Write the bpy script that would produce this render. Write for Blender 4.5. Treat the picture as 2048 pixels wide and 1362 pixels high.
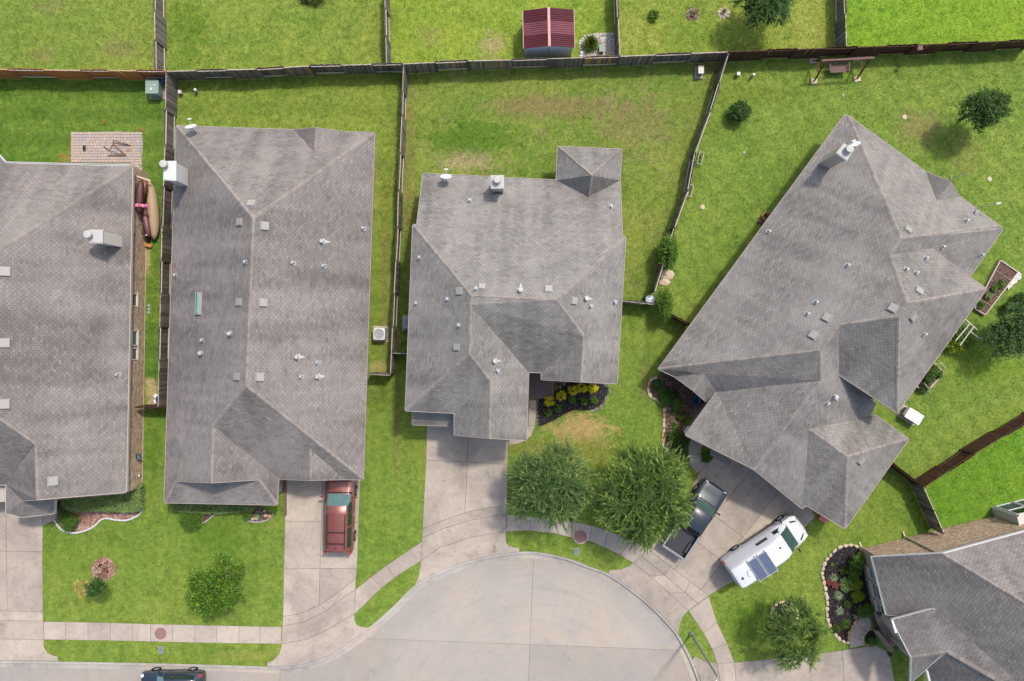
import bpy, bmesh, math, random
import numpy as np
from mathutils import Vector
from mathutils.geometry import tessellate_polygon
R = math.radians
rnd = random.Random(7)
nrs = np.random.RandomState(11)
sc = bpy.context.scene
for o in list(bpy.data.objects): bpy.data.objects.remove(o)

# ---------------------------------------------------------------- camera, sky, sun, exposure
H, F = 55.0, 1593.0                      # camera height (m), focal length in pixels of the 2048 px photograph
cam = bpy.data.objects.new('camera', bpy.data.cameras.new('camera'))
sc.collection.objects.link(cam)
cam.location = (0, 0, H); cam.rotation_euler = (0, 0, 0)
cam.data.sensor_width = 36; cam.data.lens = 28; cam.data.clip_start = 0.5; cam.data.clip_end = 2000
sc.camera = cam
SUN_AZ, SUN_EL = R(54), R(60)            # azimuth from +X (image right) towards +Y (image up)
world = bpy.data.worlds.new('World'); sc.world = world; world.use_nodes = True
wn = world.node_tree
bg = wn.nodes['Background']; bg.inputs['Strength'].default_value = 0.15
sky = wn.nodes.new('ShaderNodeTexSky'); sky.sky_type = 'NISHITA'; sky.sun_disc = False
sky.sun_elevation = SUN_EL; sky.sun_rotation = math.pi/2 - SUN_AZ
sky.air_density = 1.0; sky.dust_density = 3.0; sky.ozone_density = 1.0
wn.links.new(sky.outputs[0], bg.inputs[0])
sl = bpy.data.lights.new('sun', 'SUN'); sl.energy = 2.0; sl.angle = R(4); sl.color = (1, .96, .89)
sun = bpy.data.objects.new('sun', sl); sc.collection.objects.link(sun)
sd = Vector((math.cos(SUN_EL)*math.cos(SUN_AZ), math.cos(SUN_EL)*math.sin(SUN_AZ), math.sin(SUN_EL)))
sun.rotation_euler = sd.to_track_quat('Z', 'Y').to_euler(); sun.location = sd*80
sc.view_settings.view_transform = 'Standard'; sc.view_settings.look = 'None'
sc.view_settings.gamma = 1; sc.view_settings.use_curve_mapping = False
sc.view_settings.exposure = 0.85

# ---------------------------------------------------------------- helpers
def P(u, v, z=0.0):                      # pixel of the photograph + height -> world point
    k = (H - z)/F
    return Vector(((u - 1024)*k, (681 - v)*k, z))
def P2(u, v, z=0.0):
    p = P(u, v, z); return (p.x, p.y)
def link(o): sc.collection.objects.link(o); return o
def thing(name, label, cat, loc=(0, 0, 0), rot=0.0, group=None):
    o = link(bpy.data.objects.new(name, None)); o.location = loc; o.rotation_euler = (0, 0, rot)
    o.empty_display_size = .3
    o['label'] = label; o['category'] = cat
    if group: o['group'] = group
    return o
def tag(o, label, cat, group=None):
    o['label'] = label; o['category'] = cat
    if group: o['group'] = group
    return o
def struct(o): o['kind'] = 'structure'; return o
def stuff(o): o['kind'] = 'stuff'; return o
def origin(parent):
    l = Vector((0, 0, 0)); p = parent
    while p is not None: l += p.location; p = p.parent
    return l
def raw(name, verts, faces, mat, parent=None, tint=None, smooth=False):
    me = bpy.data.meshes.new(name); me.from_pydata([tuple(v) for v in verts], [], faces)
    for m in (mat if isinstance(mat, (list, tuple)) else [mat]): me.materials.append(m)
    if tint is not None:
        a = me.attributes.new('tint', 'FLOAT', 'FACE'); a.data.foreach_set('value', np.asarray(tint, dtype=np.float32))
    if smooth: me.polygons.foreach_set('use_smooth', [True]*len(me.polygons))
    me.update()
    o = link(bpy.data.objects.new(name, me))
    if parent is not None: o.parent = parent
    return o
class MB:                                # collects shapes, builds ONE mesh object
    def __init__(s): s.v = []; s.f = []; s.m = []; s.t = []
    def add(s, vs, fs, mi=0, t=0.5):
        b = len(s.v); s.v += [Vector(v) for v in vs]
        for f in fs: s.f.append([i+b for i in f]); s.m.append(mi); s.t.append(t)
    def box(s, c, size, rot=0.0, mi=0, t=.5, taper=1.0):
        x, y, z = size[0]/2, size[1]/2, size[2]/2; ca, sa = math.cos(rot), math.sin(rot); vs = []
        for dz in (-z, z):
            k = taper if dz > 0 else 1
            for dx, dy in ((-x, -y), (x, -y), (x, y), (-x, y)):
                dx2, dy2 = dx*k, dy*k
                vs.append((c[0]+dx2*ca-dy2*sa, c[1]+dx2*sa+dy2*ca, c[2]+dz))
        s.add(vs, [(3, 2, 1, 0), (4, 5, 6, 7), (0, 1, 5, 4), (1, 2, 6, 5), (2, 3, 7, 6), (3, 0, 4, 7)], mi, t); return s
    def bar(s, a, b, w, h=None, mi=0, t=.5):   # rectangular bar between two points
        a, b = Vector(a), Vector(b); h = h or w; d = (b-a).normalized()
        up = Vector((0, 0, 1)) if abs(d.z) < .95 else Vector((1, 0, 0))
        x = d.cross(up).normalized(); y = x.cross(d)
        vs = [p + x*sx*w/2 + y*sy*h/2 for p in (a, b) for sx, sy in ((-1, -1), (1, -1), (1, 1), (-1, 1))]
        s.add(vs, [(3, 2, 1, 0), (4, 5, 6, 7), (0, 1, 5, 4), (1, 2, 6, 5), (2, 3, 7, 6), (3, 0, 4, 7)], mi, t); return s
    def cone(s, a, b, r0, r1, n=10, mi=0, cap=True, t=.5):
        a, b = Vector(a), Vector(b); d = (b-a).normalized()
        up = Vector((0, 0, 1)) if abs(d.z) < .95 else Vector((1, 0, 0))
        x = d.cross(up).normalized(); y = x.cross(d)
        if d.z > .95: x, y = Vector((1, 0, 0)), Vector((0, 1, 0))
        vs = []
        for p, r in ((a, r0), (b, r1)):
            vs += [p + (x*math.cos(2*math.pi*i/n) + y*math.sin(2*math.pi*i/n))*r for i in range(n)]
        fs = [(i, (i+1) % n, n+(i+1) % n, n+i) for i in range(n)]
        if cap: fs += [tuple(range(n-1, -1, -1)), tuple(range(n, 2*n))]
        s.add(vs, fs, mi, t); return s
    def tube(s, pts, r, n=6, mi=0, r1=None, t=.5):
        k = len(pts)-1
        for i in range(k):
            ra = r if r1 is None else r+(r1-r)*i/k; rb = r if r1 is None else r+(r1-r)*(i+1)/k
            s.cone(pts[i], pts[i+1], ra, rb, n, mi, t=t)
        return s
    def prism(s, pts, z0, z1, mi=0, t=.5, inset=0.0):
        n = len(pts); pts = ccw(pts); top = offset_poly(pts, inset) if inset else pts
        s.add([(p[0], p[1], z0) for p in pts] + [(p[0], p[1], z1) for p in top],
              [tuple(range(n, 2*n))] + [(i, (i+1) % n, n+(i+1) % n, n+i) for i in range(n)], mi, t); return s
    def lathe(s, c, prof, n=16, mi=0, axis='z', t=.5):
        vs = []
        for r, z in prof:
            for i in range(n):
                a = 2*math.pi*i/n
                q = (r*math.cos(a), r*math.sin(a), z) if axis == 'z' else (r*math.cos(a), z, r*math.sin(a))
                vs.append((c[0]+q[0], c[1]+q[1], c[2]+q[2]))
        fs = [(j*n+i, j*n+(i+1) % n, (j+1)*n+(i+1) % n, (j+1)*n+i) for j in range(len(prof)-1) for i in range(n)]
        s.add(vs, fs, mi, t); return s
    def blob(s, c, r, n=8, m=6, jit=.12, mi=0, t=.5, flat=None):
        vs = []; fs = []
        for j in range(m+1):
            ph = math.pi*j/m
            for i in range(n):
                a = 2*math.pi*i/n; k = 1+rnd.uniform(-jit, jit)
                z = math.cos(ph)*r[2]*k
                vs.append((c[0]+math.sin(ph)*math.cos(a)*r[0]*k, c[1]+math.sin(ph)*math.sin(a)*r[1]*k, c[2]+z))
        for j in range(m):
            for i in range(n): fs.append((j*n+i, (j+1)*n+i, (j+1)*n+(i+1) % n, j*n+(i+1) % n))
        s.add(vs, fs, mi, t); return s
    def build(s, name, mat, parent=None, smooth=False, world=False, tint=False, bevel=0):
        off = origin(parent) if (world and parent is not None) else Vector((0, 0, 0))
        o = raw(name, [v-off for v in s.v], s.f, mat, parent, s.t if tint else None)
        if isinstance(mat, (list, tuple)) and len(mat) > 1: o.data.polygons.foreach_set('material_index', s.m)
        if smooth:
            o.data.polygons.foreach_set('use_smooth', [True]*len(o.data.polygons))
            try: o.data.set_sharp_from_angle(angle=R(38))
            except Exception: pass
        if bevel:
            md = o.modifiers.new('edge', 'BEVEL'); md.width = bevel; md.segments = 2; md.limit_method = 'ANGLE'
        return o
def ccw(pts):
    a = sum(pts[i][0]*pts[(i+1) % len(pts)][1]-pts[(i+1) % len(pts)][0]*pts[i][1] for i in range(len(pts)))
    return list(pts) if a > 0 else list(reversed(pts))
def offset_poly(pts, d):                 # ccw polygon moved inwards by d
    n = len(pts); out = []
    for i in range(n):
        p0, p1, p2 = (Vector(pts[(i+k) % n][:2]) for k in (-1, 0, 1))
        e0 = (p1-p0); e1 = (p2-p1)
        if e0.length < 1e-6 or e1.length < 1e-6: out.append((p1.x, p1.y)); continue
        e0.normalize(); e1.normalize()
        n0 = Vector((-e0.y, e0.x)); n1 = Vector((-e1.y, e1.x)); m = n0+n1
        k = max(.35, 1+n0.dot(n1)); q = p1 + m*(d/k); out.append((q.x, q.y))
    return out
def clip(poly, clipper):                 # Sutherland-Hodgman, clipper convex ccw; works on tuples of 2
    out = poly
    n = len(clipper)
    for i in range(n):
        ax, ay = clipper[i]; bx, by = clipper[(i+1) % n]; ex, ey = bx-ax, by-ay
        inp = out; out = []
        if not inp: return []
        px, py = inp[-1]; dp = ex*(py-ay)-ey*(px-ax)
        for qx, qy in inp:
            dq = ex*(qy-ay)-ey*(qx-ax)
            if (dp >= 0) != (dq >= 0):
                t = dp/(dp-dq); out.append((px+(qx-px)*t, py+(qy-py)*t))
            if dq >= 0: out.append((qx, qy))
            px, py, dp = qx, qy, dq
    return out
def area(p): return abs(sum(p[i][0]*p[(i+1) % len(p)][1]-p[(i+1) % len(p)][0]*p[i][1] for i in range(len(p))))/2
def halfplane(a, b, side, big=400):      # convex ccw rectangle on one side (side=+1: left of a->b)
    a, b = Vector(a), Vector(b); d = (b-a).normalized(); n = Vector((-d.y, d.x))*side
    q = [a-d*big, a+d*big, a+d*big+n*big, a-d*big+n*big]
    return ccw([(p.x, p.y) for p in q])
def split(polys, a, b):                  # cut polygons along a line
    out = []
    for p in polys:
        for s in (1, -1):
            q = clip(p, halfplane(a, b, s))
            if len(q) > 2 and area(q) > .02: out.append(q)
    return out
def sheet(name, pts, z, mat, parent=None):
    pts = ccw(pts); vs = [(p[0], p[1], z) for p in pts]
    tri = tessellate_polygon([[Vector((p[0], p[1], 0)) for p in pts]])
    tri = [t if (Vector(pts[t[1]][:2])-Vector(pts[t[0]][:2])).cross(Vector(pts[t[2]][:2])-Vector(pts[t[0]][:2])) > 0 else (t[2], t[1], t[0]) for t in tri]
    return raw(name, vs, [tuple(t) for t in tri], mat, parent)
def px(pts, z=0.0): return [P2(u, v, z) for u, v in pts]
def smoothline(pts, k=4):                # Catmull-Rom through 2D points
    out = []
    for i in range(len(pts)-1):
        p0, p1, p2, p3 = (Vector(pts[max(0, min(len(pts)-1, i+j))][:2]) for j in (-1, 0, 1, 2))
        for s in range(k):
            t = s/k
            q = .5*((2*p1)+(p2-p0)*t+(2*p0-5*p1+4*p2-p3)*t*t+(3*p1-p0-3*p2+p3)*t**3); out.append((q.x, q.y))
    out.append(tuple(pts[-1][:2])); return out

# ---------------------------------------------------------------- materials
class G:
    def __init__(s, name, rough=.8, spec=.3, metal=0.0):
        s.m = bpy.data.materials.new(name); s.m.use_nodes = True; s.nt = s.m.node_tree
        s.b = s.nt.nodes['Principled BSDF']
        s.set('Roughness', rough); s.set('Specular IOR Level', spec); s.set('Metallic', metal)
    def put(s, sock, v):
        if isinstance(v, bpy.types.NodeSocket): s.nt.links.new(v, sock)
        else:
            if isinstance(v, (tuple, list)) and len(v) == 3 and sock.type == 'RGBA': v = (*v, 1)
            sock.default_value = v
    def set(s, k, v): s.put(s.b.inputs[k], v)
    def n(s, typ, ins=None, **props):
        nd = s.nt.nodes.new(typ)
        for k, v in props.items(): setattr(nd, k, v)
        for k, v in (ins or {}).items(): s.put(nd.inputs[k], v)
        return nd
    def pos(s): return s.n('ShaderNodeNewGeometry').outputs['Position']
    def obj(s): return s.n('ShaderNodeTexCoord').outputs['Object']
    def attr(s, a='tint'): return s.n('ShaderNodeAttribute', attribute_name=a).outputs['Fac']
    def rand(s): return s.n('ShaderNodeObjectInfo').outputs['Random']
    def map(s, vec, scale=(1, 1, 1), rot=(0, 0, 0), loc=(0, 0, 0)):
        return s.n('ShaderNodeMapping', {'Vector': vec, 'Scale': scale, 'Rotation': rot, 'Location': loc}).outputs[0]
    def noise(s, vec, scale, detail=4, rough=.55, dist=0.0):
        return s.n('ShaderNodeTexNoise', {'Vector': vec, 'Scale': scale, 'Detail': detail, 'Roughness': rough, 'Distortion': dist}).outputs['Fac']
    def ramp(s, f, lo, hi, a=0.0, b=1.0):
        return s.n('ShaderNodeMapRange', {'Value': f, 'From Min': lo, 'From Max': hi, 'To Min': a, 'To Max': b}).outputs[0]
    def math(s, op, a, b=0.0, clamp=False):
        nd = s.n('ShaderNodeMath', operation=op, use_clamp=clamp); s.put(nd.inputs[0], a); s.put(nd.inputs[1], b); return nd.outputs[0]
    def mix(s, f, a, b, mode='MIX'):
        nd = s.n('ShaderNodeMix', data_type='RGBA', blend_type=mode); s.put(nd.inputs[0], f); s.put(nd.inputs[6], a); s.put(nd.inputs[7], b); return nd.outputs[2]
    def bump(s, h, strength=.4, dist=.02):
        s.set('Normal', s.n('ShaderNodeBump', {'Height': h, 'Strength': strength, 'Distance': dist}).outputs[0]); return s
    def col(s, c): s.set('Base Color', c); return s
def plain(name, c, rough=.6, spec=.3, metal=0.0, var=.15, scale=6.0):
    g = G(name, rough, spec, metal)
    n = g.noise(g.obj(), scale, 5, .6)
    d = tuple(x*(1-var) for x in c); b = tuple(min(1, x*(1+var)) for x in c)
    g.col(g.mix(n, d, b)); return g.m
def lawn(name, green, yellow, dry, ydry=(.5, .62), stripe=None, spots=(), dryness=(.62, .8), seed=0.0):
    g = G(name, .9, .12); p = g.map(g.pos(), loc=(seed*13.1, seed*7.7, 0))
    pw = g.pos()
    big = g.noise(p, .13, 3, .55); mid = g.noise(p, .55, 5, .65, .4); fine = g.noise(p, 2.6, 6, .75); grain = g.noise(p, 11, 4, .8)
    m1 = g.math('ADD', g.math('MULTIPLY', big, .45), g.math('ADD', g.math('MULTIPLY', mid, .35), g.math('MULTIPLY', fine, .2)))
    c = g.mix(g.ramp(m1, ydry[0]-.1, ydry[1]), green, yellow)
    dk = tuple(x*.6 for x in green)
    c = g.mix(g.ramp(g.noise(p, .8, 6, .75, .6), .5, .72, 0, .75), c, dk)
    c = g.mix(g.ramp(g.noise(g.map(p, loc=(7, 3, 1)), 1.7, 6, .8, .4), .52, .7, 0, .6), c, tuple(x*1.12 for x in yellow))
    if stripe:
        ang, wid, amt = stripe
        w = g.n('ShaderNodeTexWave', {'Vector': g.map(pw, rot=(0, 0, ang)), 'Scale': 1/wid*.5, 'Distortion': 5.0, 'Detail': 3, 'Detail Scale': .35}).outputs['Fac']
        c = g.mix(g.math('MULTIPLY', g.ramp(w, .3, .7), amt), c, tuple(x*.62 for x in green))
    d = g.math('ADD', g.math('MULTIPLY', g.noise(p, .4, 6, .7, .3), .6), g.math('MULTIPLY', g.noise(p, 3.1, 5, .75), .4))
    c = g.mix(g.ramp(d, dryness[0], dryness[1], 0, .9), c, dry)
    for (u, v, ru, rv, col, amt) in spots:
        q = P(u, v); k = F/H
        vec = g.map(pw, loc=(-q.x*k/ru, -q.y*k/rv, 0), scale=(k/ru, k/rv, 0))
        ln = g.n('ShaderNodeVectorMath', {0: vec}, operation='LENGTH').outputs['Value']
        r = g.math('ADD', ln, g.math('MULTIPLY', g.math('SUBTRACT', g.noise(p, 1.15, 7, .8, .4), .5), 4.2))
        c = g.mix(g.ramp(r, .45, 1.15, amt, 0), c, col)
    c = g.mix(g.ramp(g.noise(g.map(p, loc=(2, 8, 5)), 2.1, 5, .65, .3), .62, .74, 0, .55), c, tuple(x*.8 for x in green))
    c = g.mix(.55, c, g.mix(g.ramp(grain, .28, .72), (.38, .4, .34), (1.65, 1.62, 1.5)), 'MULTIPLY')
    c = g.mix(.6, c, g.mix(g.ramp(fine, .3, .7), (.55, .6, .5), (1.5, 1.45, 1.4)), 'MULTIPLY')
    g.col(c); g.bump(g.math('ADD', grain, g.math('MULTIPLY', fine, .6)), .7, .06); return g.m
def concrete(name, base, dark, warm=None, amt=.7, obj=False, blot=.5, swirl=None):
    g = G(name, .85, .25); p = g.pos()
    n1 = g.noise(p, .35, 6, .65, .6); n2 = g.noise(p, 2.2, 6, .7); n3 = g.noise(p, 14, 4, .7)
    c = g.mix(g.ramp(n1, .38, .68, 0, amt), base, dark)
    if warm: c = g.mix(g.ramp(g.noise(g.map(p, loc=(5, 9, 0)), .22, 4, .6, .5), .5, .62, 0, .8), c, warm)
    c = g.mix(g.ramp(n2, .5, .8, 0, blot), c, tuple(x*.7 for x in dark))
    oil = g.noise(g.map(p, loc=(17, 23, 0)), .75, 6, .6, .3); c = g.mix(g.ramp(oil, .64, .74, 0, blot*.8), c, (.10, .088, .078))
    vor = g.n('ShaderNodeTexVoronoi', {'Vector': p, 'Scale': 1.1, 'Randomness': 1.0}, feature='F1').outputs['Distance']; c = g.mix(g.ramp(vor, .03, .075, blot, 0), c, (.12, .105, .09))
    wp = g.n('ShaderNodeVectorMath', {0: p, 1: g.n('ShaderNodeTexNoise', {'Vector': p, 'Scale': .9, 'Detail': 5, 'Roughness': .65}).outputs['Color']}, operation='ADD').outputs[0]
    cr = g.n('ShaderNodeTexVoronoi', {'Vector': wp, 'Scale': .17, 'Randomness': 1.0}, feature='DISTANCE_TO_EDGE').outputs['Distance']
    c = g.mix(g.math('MULTIPLY', g.ramp(cr, .0015, .004, 1, 0), g.ramp(g.noise(g.map(p, loc=(9, 9, 0)), .3, 2), .52, .6, 0, .3)), c, (.09, .08, .07))
    c = g.mix(.45, c, g.mix(n3, (.55, .55, .55), (1.35, 1.35, 1.35)), 'MULTIPLY')
    if obj: c = g.mix(.6, c, g.mix(g.rand(), (.75, .74, .73), (1.12, 1.1, 1.07)), 'MULTIPLY')
    if swirl:                            # faint arcs left by turning tyres
        q = P(*swirl); v = g.map(p, loc=(-q.x, -q.y, 0)); xyz = g.n('ShaderNodeSeparateXYZ', {0: v}); rad = g.n('ShaderNodeVectorMath', {0: v}, operation='LENGTH').outputs['Value']; an = g.math('ARCTAN2', xyz.outputs[1], xyz.outputs[0])
        w = g.n('ShaderNodeCombineXYZ', {0: g.math('MULTIPLY', rad, 1.5), 1: g.math('MULTIPLY', an, 1.8), 2: g.math('MULTIPLY', rad, .0)}).outputs[0]
        c = g.mix(g.ramp(g.noise(w, 1.3, 6, .65, .5), .48, .72, 0, .3), c, (.20, .19, .178))
        ed = g.ramp(rad, 9.6, 11.6, 0, .45); c = g.mix(g.math('MULTIPLY', ed, g.noise(p, 1.2, 6, .7)), c, (.17, .15, .13))
    g.col(c); g.bump(n3, .25, .01); return g.m
def shingle(name, a, b, streak=(0, .9)):
    g = G(name, .95, .08); p = g.pos(); t = g.attr()
    c = g.mix(t, a, b)
    st = g.noise(p, .28, 5, .6, .8)                         # weathering and algae
    c = g.mix(g.ramp(st, .46, .74, 0, .32), c, (.062, .060, .056))
    st2 = g.noise(g.map(p, loc=(31, 4, 2)), 1.0, 6, .7, 1.0)
    c = g.mix(g.ramp(st2, .60, .76, 0, .35), c, (.05, .049, .048))
    c = g.mix(g.ramp(g.noise(g.map(p, loc=(3, 41, 9)), .25, 4, .6), .5, .7, 0, .4), c, tuple(x*1.2 for x in b))
    gr = g.noise(p, 45, 3, .8)
    c = g.mix(.5, c, g.mix(gr, (.5, .5, .5), (1.45, 1.45, 1.45)), 'MULTIPLY')
    g.col(c); g.bump(gr, .5, .01); return g.m
def wood(name, a, b, c3=None):
    g = G(name, .85, .15); o = g.obj()
    n = g.noise(g.map(o, scale=(14, 14, 1.2)), 2.0, 5, .7)
    base = g.mix(g.rand(), a, b)
    if c3: base = g.mix(g.ramp(g.rand(), .8, .95), base, c3)
    g.col(g.mix(.8, base, g.mix(n, (.5, .48, .45), (1.45, 1.4, 1.35)), 'MULTIPLY')); g.bump(n, .3, .006); return g.m
def leafmat(name, a, b, c3=None, trans=.25):
    g = G(name, .55, .25); t = g.attr()
    c = g.mix(t, a, b)
    if c3: c = g.mix(g.ramp(t, .8, 1.0), c, c3)
    g.col(c)
    tr = g.n('ShaderNodeBsdfTranslucent', {'Color': g.mix(.5, c, (.3, .45, .03))})
    mx = g.n('ShaderNodeMixShader', {0: trans, 1: g.b.outputs[0], 2: tr.outputs[0]})
    g.nt.links.new(mx.outputs[0], g.nt.nodes['Material Output'].inputs[0]); return g.m
def paint(name, c, rough=.3, metal=0.0, coat=.6):
    g = G(name, rough, .5, metal)
    n = g.noise(g.obj(), 3.0, 4, .6)
    g.col(g.mix(n, tuple(x*.9 for x in c), tuple(min(1, x*1.08) for x in c)))
    g.set('Coat Weight', coat); g.set('Coat Roughness', .08); return g.m
def glass(name, c=(.015, .03, .028), rough=.06):
    g = G(name, rough, .5); n = g.noise(g.obj(), 2.0, 3, .6)
    g.col(g.mix(n, tuple(x*.7 for x in c), tuple(x*1.4 for x in c))); return g.m
def brickmat(name, a, b, c3):
    g = G(name, .9, .15); t = g.attr()
    c = g.mix(g.ramp(t, 0, .55), a, b); c = g.mix(g.ramp(t, .6, 1), c, c3)
    n = g.noise(g.pos(), 25, 4, .7)
    g.col(g.mix(.5, c, g.mix(n, (.55, .55, .55), (1.4, 1.4, 1.4)), 'MULTIPLY')); g.bump(n, .3, .01); return g.m
def mulch(name, a, b, c3=None):
    g = G(name, .95, .1); p = g.pos()
    v = g.n('ShaderNodeTexVoronoi', {'Vector': p, 'Scale': 18, 'Randomness': 1.0})
    t = g.n('ShaderNodeSeparateColor', {0: v.outputs['Color']}).outputs[0]
    c = g.mix(t, a, b)
    if c3: c = g.mix(g.ramp(g.noise(p, 1.6, 5, .7), .5, .62, 0, .8), c, c3)
    g.col(c); g.bump(v.outputs['Distance'], .8, .04); return g.m
MT = dict(
    conc=concrete('driveway_concrete', (.36, .306, .25), (.225, .192, .16), (.385, .325, .262), .9, True, .6),
    walk=concrete('sidewalk_concrete', (.375, .315, .26), (.25, .21, .178), (.40, .34, .28), .8, True, .5),
    road=concrete('road_concrete', (.318, .28, .24), (.27, .25, .228), (.33, .28, .225), .8, True, .3, (1060, 1440)),
    gutter=concrete('gutter_concrete', (.34, .31, .27), (.2, .18, .16), (.38, .31, .24), .8),
    kerb=concrete('kerb_concrete', (.36, .33, .29), (.2, .18, .17), None, .8),
    cap=plain('chimney_cap_paint', (.37, .355, .325), .6, .2, 0, .15),
    soil=plain('soil', (.06, .05, .04), .95, .1),
    sh_a=shingle('grey_shingles', (.126, .115, .104), (.236, .218, .197)),
    sh_p=shingle('brown_grey_shingles', (.120, .105, .096), (.226, .199, .181)),
    deck=plain('roof_deck', (.05, .045, .045), .95, .1),
    ridge=shingle('ridge_shingles', (.185, .158, .14), (.25, .217, .192)),
    fascia=plain('fascia_paint', (.30, .25, .22), .6),
    white=plain('white_paint', (.47, .46, .44), .5, .3, 0, .06),
    tan=plain('tan_paint', (.42, .36, .29), .6, .3, 0, .08),
    cream=plain('cream_siding', (.52, .47, .40), .7, .2, 0, .07),
    vent=plain('vent_metal', (.29, .27, .238), .5, .4, .2, .12),
    galv=plain('galvanised_metal', (.36, .36, .355), .5, .4, .3, .15),
    lead=plain('pale_flashing', (.38, .365, .335), .6, .3, .1, .25, 12),
    brick=brickmat('tan_brick', (.44, .33, .22), (.27, .18, .12), (.50, .40, .29)),
    brick_r=brickmat('reddish_brick', (.27, .18, .13), (.36, .25, .17), (.42, .31, .22)),
    mortar=plain('mortar', (.34, .30, .25), .9),
    fence=wood('weathered_fence', (.088, .078, .066), (.19, .172, .146)),
    fence_n=wood('new_cedar', (.42, .175, .055), (.34, .14, .05)),
    fence_b=wood('stained_fence', (.062, .030, .020), (.092, .045, .030)),
    fence_y=wood('yellow_lumber', (.42, .26, .07), (.36, .22, .06)),
    rail=wood('pale_rail', (.46, .40, .35), (.36, .31, .27)),
    bark=plain('bark', (.11, .085, .065), .95, .1, 0, .4, 9),
    rubber=plain('rubber', (.012, .012, .012), .8, .2),
    black=plain('black_plastic', (.015, .015, .016), .5, .3),
    rim=plain('alloy_rim', (.42, .43, .44), .3, .5, .8),
    glass=glass('dark_glass'), glass_g=glass('green_glass', (.012, .05, .03)),
    glass_l=glass('sky_glass', (.10, .17, .18), .1),
    lens=plain('lamp_lens', (.7, .7, .68), .15, .6), red=plain('red_lens', (.4, .012, .015), .2, .6),
    stone=plain('cream_stone', (.42, .34, .24), .9, .15, 0, .3, 9), stone_r=plain('orange_stone', (.38, .19, .10), .9, .15, 0, .3, 9),
    stone_d=plain('dark_stone', (.17, .15, .14), .9, .15, 0, .35, 9),
    m_black=mulch('black_mulch', (.010, .009, .010), (.035, .03, .03)),
    m_brown=mulch('brown_mulch', (.05, .03, .022), (.16, .10, .075)),
    m_red=mulch('red_mulch', (.16, .07, .052), (.31, .19, .15), (.40, .29, .23)),
    gravel=mulch('white_gravel', (.16, .15, .12), (.66, .62, .52)),
    pot=plain('terracotta', (.36, .13, .06), .8), blue=plain('blue_glaze', (.02, .09, .14), .25, .5),
    green_box=plain('green_steel', (.19, .25, .20), .55, .3, .0, .1), grey=plain('grey_plastic', (.22, .23, .24), .55),
    manhole=plain('rusty_iron', (.22, .13, .115), .8, .2, .1, .3, 9), rust=plain('rust_steel', (.10, .045, .03), .8, .2, .0, .35),
    maroon=plain('maroon_steel', (.085, .017, .024), .6, .15, 0, .3, 1.2), steelblue=plain('pale_steel', (.60, .64, .70), .5, .3, .1, .12),
    canoe=plain('tan_hull', (.31, .215, .125), .6, .3, 0, .08), kayak=plain('maroon_kayak', (.14, .035, .03), .4, .4),
    brownpaint=plain('brown_boards', (.15, .085, .075), .8, .2, 0, .3, 8),
)
# ---------------------------------------------------------------- ground, lawns, road
KERB = [(-700, 1316), (-300, 1318), (0, 1321), (333, 1327), (512, 1332), (560, 1333), (612, 1327), (670, 1304), (735, 1257), (785, 1214), (828, 1172), (879, 1143), (945, 1120),
        (1024, 1105), (1074, 1104), (1134, 1116), (1174, 1131), (1217, 1147), (1262, 1177), (1306, 1213), (1348, 1257), (1366, 1285), (1382, 1315), (1400, 1362), (1416, 1430), (1424, 1520), (1426, 1640)]
KW = smoothline(px(KERB), 5)             # back of kerb in metres
def along(line, d):                      # polyline shifted by d to its right
    out = []
    for i, p in enumerate(line):
        a = Vector(line[max(0, i-1)]); b = Vector(line[min(len(line)-1, i+1)]); t = (b-a).normalized()
        out.append((p[0]+t.y*d, p[1]-t.x*d))
    return out
def band(name, l0, l1, z0, z1, mat, parent=None, depth=0.0):
    n = len(l0); mb = MB()
    vs = [(p[0], p[1], z0) for p in l0]+[(p[0], p[1], z1) for p in l1]
    fs = [(i+1, i, n+i, n+i+1) for i in range(n-1)]
    if depth:
        vs += [(p[0], p[1], z1-depth) for p in l1]; fs += [(n+i+1, n+i, 2*n+i, 2*n+i+1) for i in range(n-1)]
    mb.add(vs, fs); return mb.build(name, mat, parent)
struct(sheet('ground', [(-900, -900), (900, -900), (900, 900), (-900, 900)], -.30, lawn('far_grass', (.092, .168, .025), (.168, .210, .036), (.22, .18, .07), seed=20)))
# road slabs between joints
road_pts = along(KW, .05) + px([(1426, 2300), (-700, 2300)])
road = struct(sheet('road', road_pts, -.16, MT['soil']))
slabs = [ccw(along(KW, .15) + px([(1430, 2300), (-700, 2300)]))]
cut = lambda s, a, b: split(s, P2(*a), P2(*b))
slabs = cut(slabs, (1067, 1120), (1057, 1362)); slabs = cut(slabs, (560, 1334), (556, 1400)); slabs = cut(slabs, (700, 1277), (1385, 1303))
def jslab(name, polys, z0, z1, mat, parent, gap=.008, soft=.012):
    for q in polys:
        q = ccw(q); mb = MB(); q = offset_poly(q, gap)
        n = len(q); top = offset_poly(q, soft)
        tri = tessellate_polygon([[Vector((p[0], p[1], 0)) for p in top]])
        mb.add([(p[0], p[1], z1) for p in top], [tuple(t) for t in tri])
        mb.add([(p[0], p[1], z0) for p in q]+[(p[0], p[1], z1-soft) for p in q]+[(p[0], p[1], z1) for p in top],
               [(i, (i+1) % n, n+(i+1) % n, n+i) for i in range(n)]+[(n+i, n+(i+1) % n, 2*n+(i+1) % n, 2*n+i) for i in range(n)])
        o = mb.build(name, mat, parent)
        bm = bmesh.new(); bm.from_mesh(o.data); bmesh.ops.recalc_face_normals(bm, faces=bm.faces)
        up = sum(f.normal.z for f in bm.faces if abs(f.normal.z) > .9)
        if up < 0: bmesh.ops.reverse_faces(bm, faces=bm.faces)
        bm.to_mesh(o.data); bm.free()
jslab('road_slab', slabs, -.2, -.13, MT['road'], road, .006, .01)
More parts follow.
